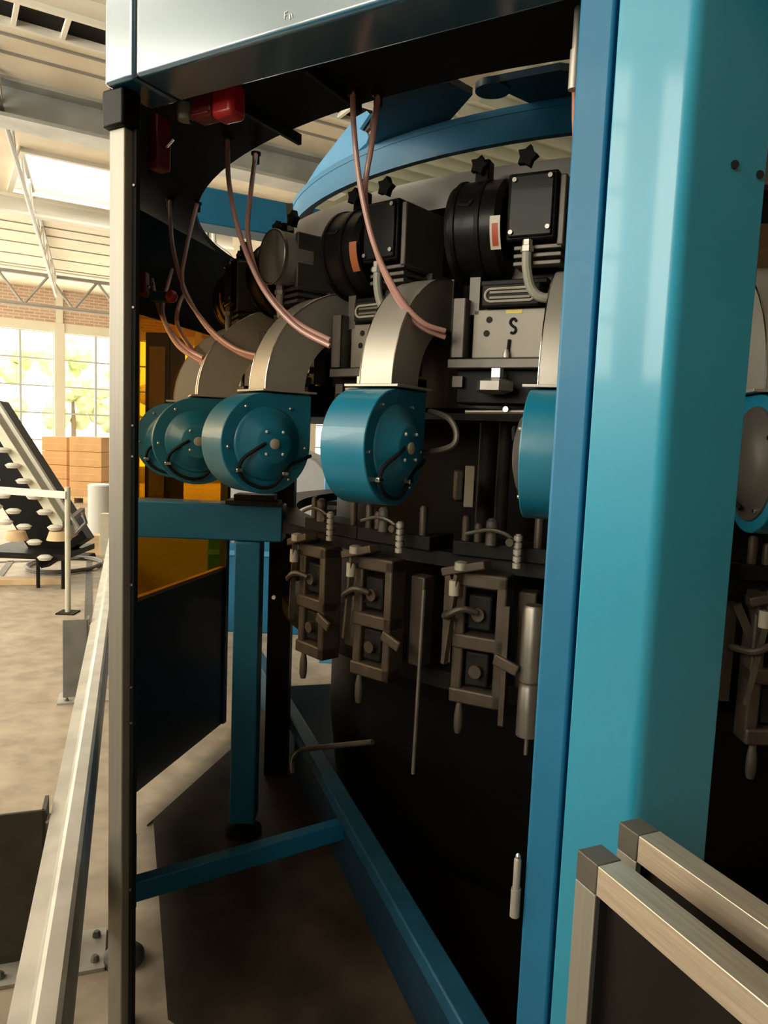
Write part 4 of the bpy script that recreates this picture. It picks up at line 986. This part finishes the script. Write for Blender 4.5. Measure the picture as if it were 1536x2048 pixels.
part(MB().box((at(-40, 1092, DC).x, cvo.y - .05, .30), (at(132, 1092, DC).x, cvo.y + .75, .36)), 'base_frame', 'dark_steel', cv, cvo)
for x in (at(-20, 1092, DC).x, at(78, 1092, DC).x, at(128, 1092, DC).x):
    part(MB().tube([(x, cvo.y - .02, 0), (x, cvo.y - .02, .33)], .02, 8), 'leg', 'dark_steel', cv, cvo)
for px in (32, 118):
    c = at(px, 1072, DC - .1); part(MB().lathe([(.12, -.04), (.09, .05)], c, 'z', 16), 'cup_stack', 'wood', cv, cvo)
part(MB().bar(at(130, 1050, DC - .1), at(165, 1020, DC + .4), .05, .05), 'tensioner', 'dull_steel', cv, cvo)
part(MB().tube([at(150, 1068, DC), at(172, 1045, DC), at(165, 1025, DC)], .02, 8), 'tensioner', 'steel', cv, cvo)
# floor things
q0, q1 = at(-60, 1168, z=.0), at(131, 1166, z=.0)
centred('timber_plank', MB().bar(q0 + Vector((0, 0, .03)), q1 + Vector((0, 0, .03)), .2, .06), 'wood', 'pale timber plank lying on the floor by the handrail post', 'plank', bevel=.004)
q = at(130, 1134, z=0); ring = []
for k in range(49):
    t = 2 * PI * k / 24; ring.append((q.x + (.38 + .02 * (k // 24)) * math.cos(t), q.y + .50 * math.sin(t), .02 + .02 * (k // 24)))
centred('hose_coil', MB().tube(ring, .018, 8), 'post_grey', 'dark hose lying in a loop on the floor', 'hose')
q0, q1 = at(102, 1116, z=0), at(186, 1116, z=0)
centred('cable_ramp', MB().prism_x([(-.15, 0), (.15, 0), (.10, .06), (-.10, .06)], 0, (q1 - q0).length), 'rubber', 'black cable ramp on the floor behind the hose loop', 'cable ramp')
bpy.data.objects['cable_ramp'].location = (q0 + q1) / 2
g = MB(); addm(g, MB().bar(at(-10, 1124, z=.004), at(185, 1118, z=.004), .07, .008)); addm(g, MB().bar(at(-30, 1190, z=.004), at(22, 1122, z=.004), .07, .008)); addm(g, MB().bar(at(178, 1120, z=.004), at(176, 1245, z=.004), .06, .008))
centred('drain_channel', g, 'post_dark', 'dark drain channel outlining a floor slab', 'drain')
# roll / bin beside the post
q = at(200, 1078, z=0)
centred('grey_bin', MB().lathe([(.15, 0), (.17, .02), (.17, .80), (.15, .82)], q, 'z', 24), 'plastic_grey', 'pale grey round bin beside the aluminium post', 'bin')
q = at(194, 1108, z=0)
centred('wood_block', MB().box((q.x - .09, q.y - .1, 0), (q.x + .12, q.y + .1, .26)), 'wood', 'short wooden block standing before the grey bin', 'block', bevel=.004)
q = at(212, 1110, z=0)
centred('grey_post', MB().box((q.x - .06, q.y - .06, 0), (q.x + .06, q.y + .06, .55)), 'conv_paint', 'short cream post beside the wooden block', 'post', bevel=.004)
# blue bracket on the floor between barrier and post
q = at(206, 1348, z=0)
centred('floor_bracket', MB().box((q.x - .06, q.y - .02, 0), (q.x + .08, q.y + .04, .045)), 'sky_blue', 'bright blue bracket on the floor beside the aluminium post', 'bracket', bevel=.003)
# pallets with cartons
def pallet_stack(px0, px1, d, rows, labs, plab):
    a = at(px0, 975, d); b = at(px1, 975, d); z0 = .15; top = at(px0, 872, d).z; w = b.x - a.x
    pr = thing('pallet', plab, 'pallet', ((a.x + b.x) / 2, a.y + .4, 0), 0, 'wooden pallets under cartons')
    MB().box((-w / 2, -.4, .11), (w / 2, .4, .15)).build('deck', 'wood', pr)
    for x in (-w / 2 + .05, 0, w / 2 - .05): MB().box((x - .05, -.4, 0), (x + .05, .4, .11)).build('runner', 'wood', pr)
    h = (top - z0) / rows
    for k in range(rows):
        c = thing('carton', labs % ['bottom', 'second', 'third', 'top'][k if k < rows - 1 else 3], 'carton', ((a.x + b.x) / 2, a.y + .4, z0 + k * h), 0, 'brown cartons on pallets')
        MB().box((-w / 2, -.4, 0), (w / 2, .4, h - .006)).build('box', 'card', c, bevel=.008)
        MB().box((-w / 2 + .02, -.404, h * .48), (w / 2 - .02, -.400, h * .52)).build('tape', 'wood', c)
pallet_stack(84, 134, 16.4, 4, '%s brown carton of the left stack by the windows', 'wooden pallet under the left carton stack')
pallet_stack(139, 203, 15.8, 4, '%s brown carton of the right stack by the windows', 'wooden pallet under the right carton stack')

# ================================================================== ALUMINIUM FENCE FRAMES, LOWER RIGHT
def fence(A, B, w, label, post_h):
    d = (B - A).normalized(); r = thing('fence_panel', label, 'fence panel', (A.x, A.y, 0), math.atan2(d.y, d.x), 'square tube fence panels')
    Lf = 1.25; zt = A.z
    MB().box((-w * .0, -w / 2, zt - w), (w, w / 2, zt)).build('corner_cap', 'cap_grey', r, bevel=.0015)
    MB().box((w + .0015, -w / 2, zt - w), (Lf, w / 2, zt)).build('top_rail', 'brushed', r, bevel=.0012)
    MB().box((0, -w / 2, 0), (w, w / 2, zt - w - .0015)).build('post', 'alu', r, bevel=.0012)
    MB().box((Lf - w, -w / 2, 0), (Lf, w / 2, zt - w)).build('post', 'alu', r, bevel=.0012)
    MB().box((w, -w * .12, .12), (Lf - w, w * .12, zt - w)).build('infill_panel', 'panel_dark', r)
    MB().box((w + .001, -w * .45, zt - w - .30), (w + .008, w * .45, zt - w)).build('gasket', 'rubber', r)
    return r
A = at(1179, 1693, 1.05); B = at(1530, 1976, 1.05)
# horizontal direction of the rail: VP at px 44
dv = ray(120, 845); dv = Vector((-dv.x, -dv.y, 0)).normalized()
fence(A, A + dv, .042, 'nearer square tube fence panel with dark infill at the lower right', 1)
A2 = at(1259, 1639, 1.17)
fence(A2, A2 + dv, .042, 'further square tube fence panel beside the blue column', 1)
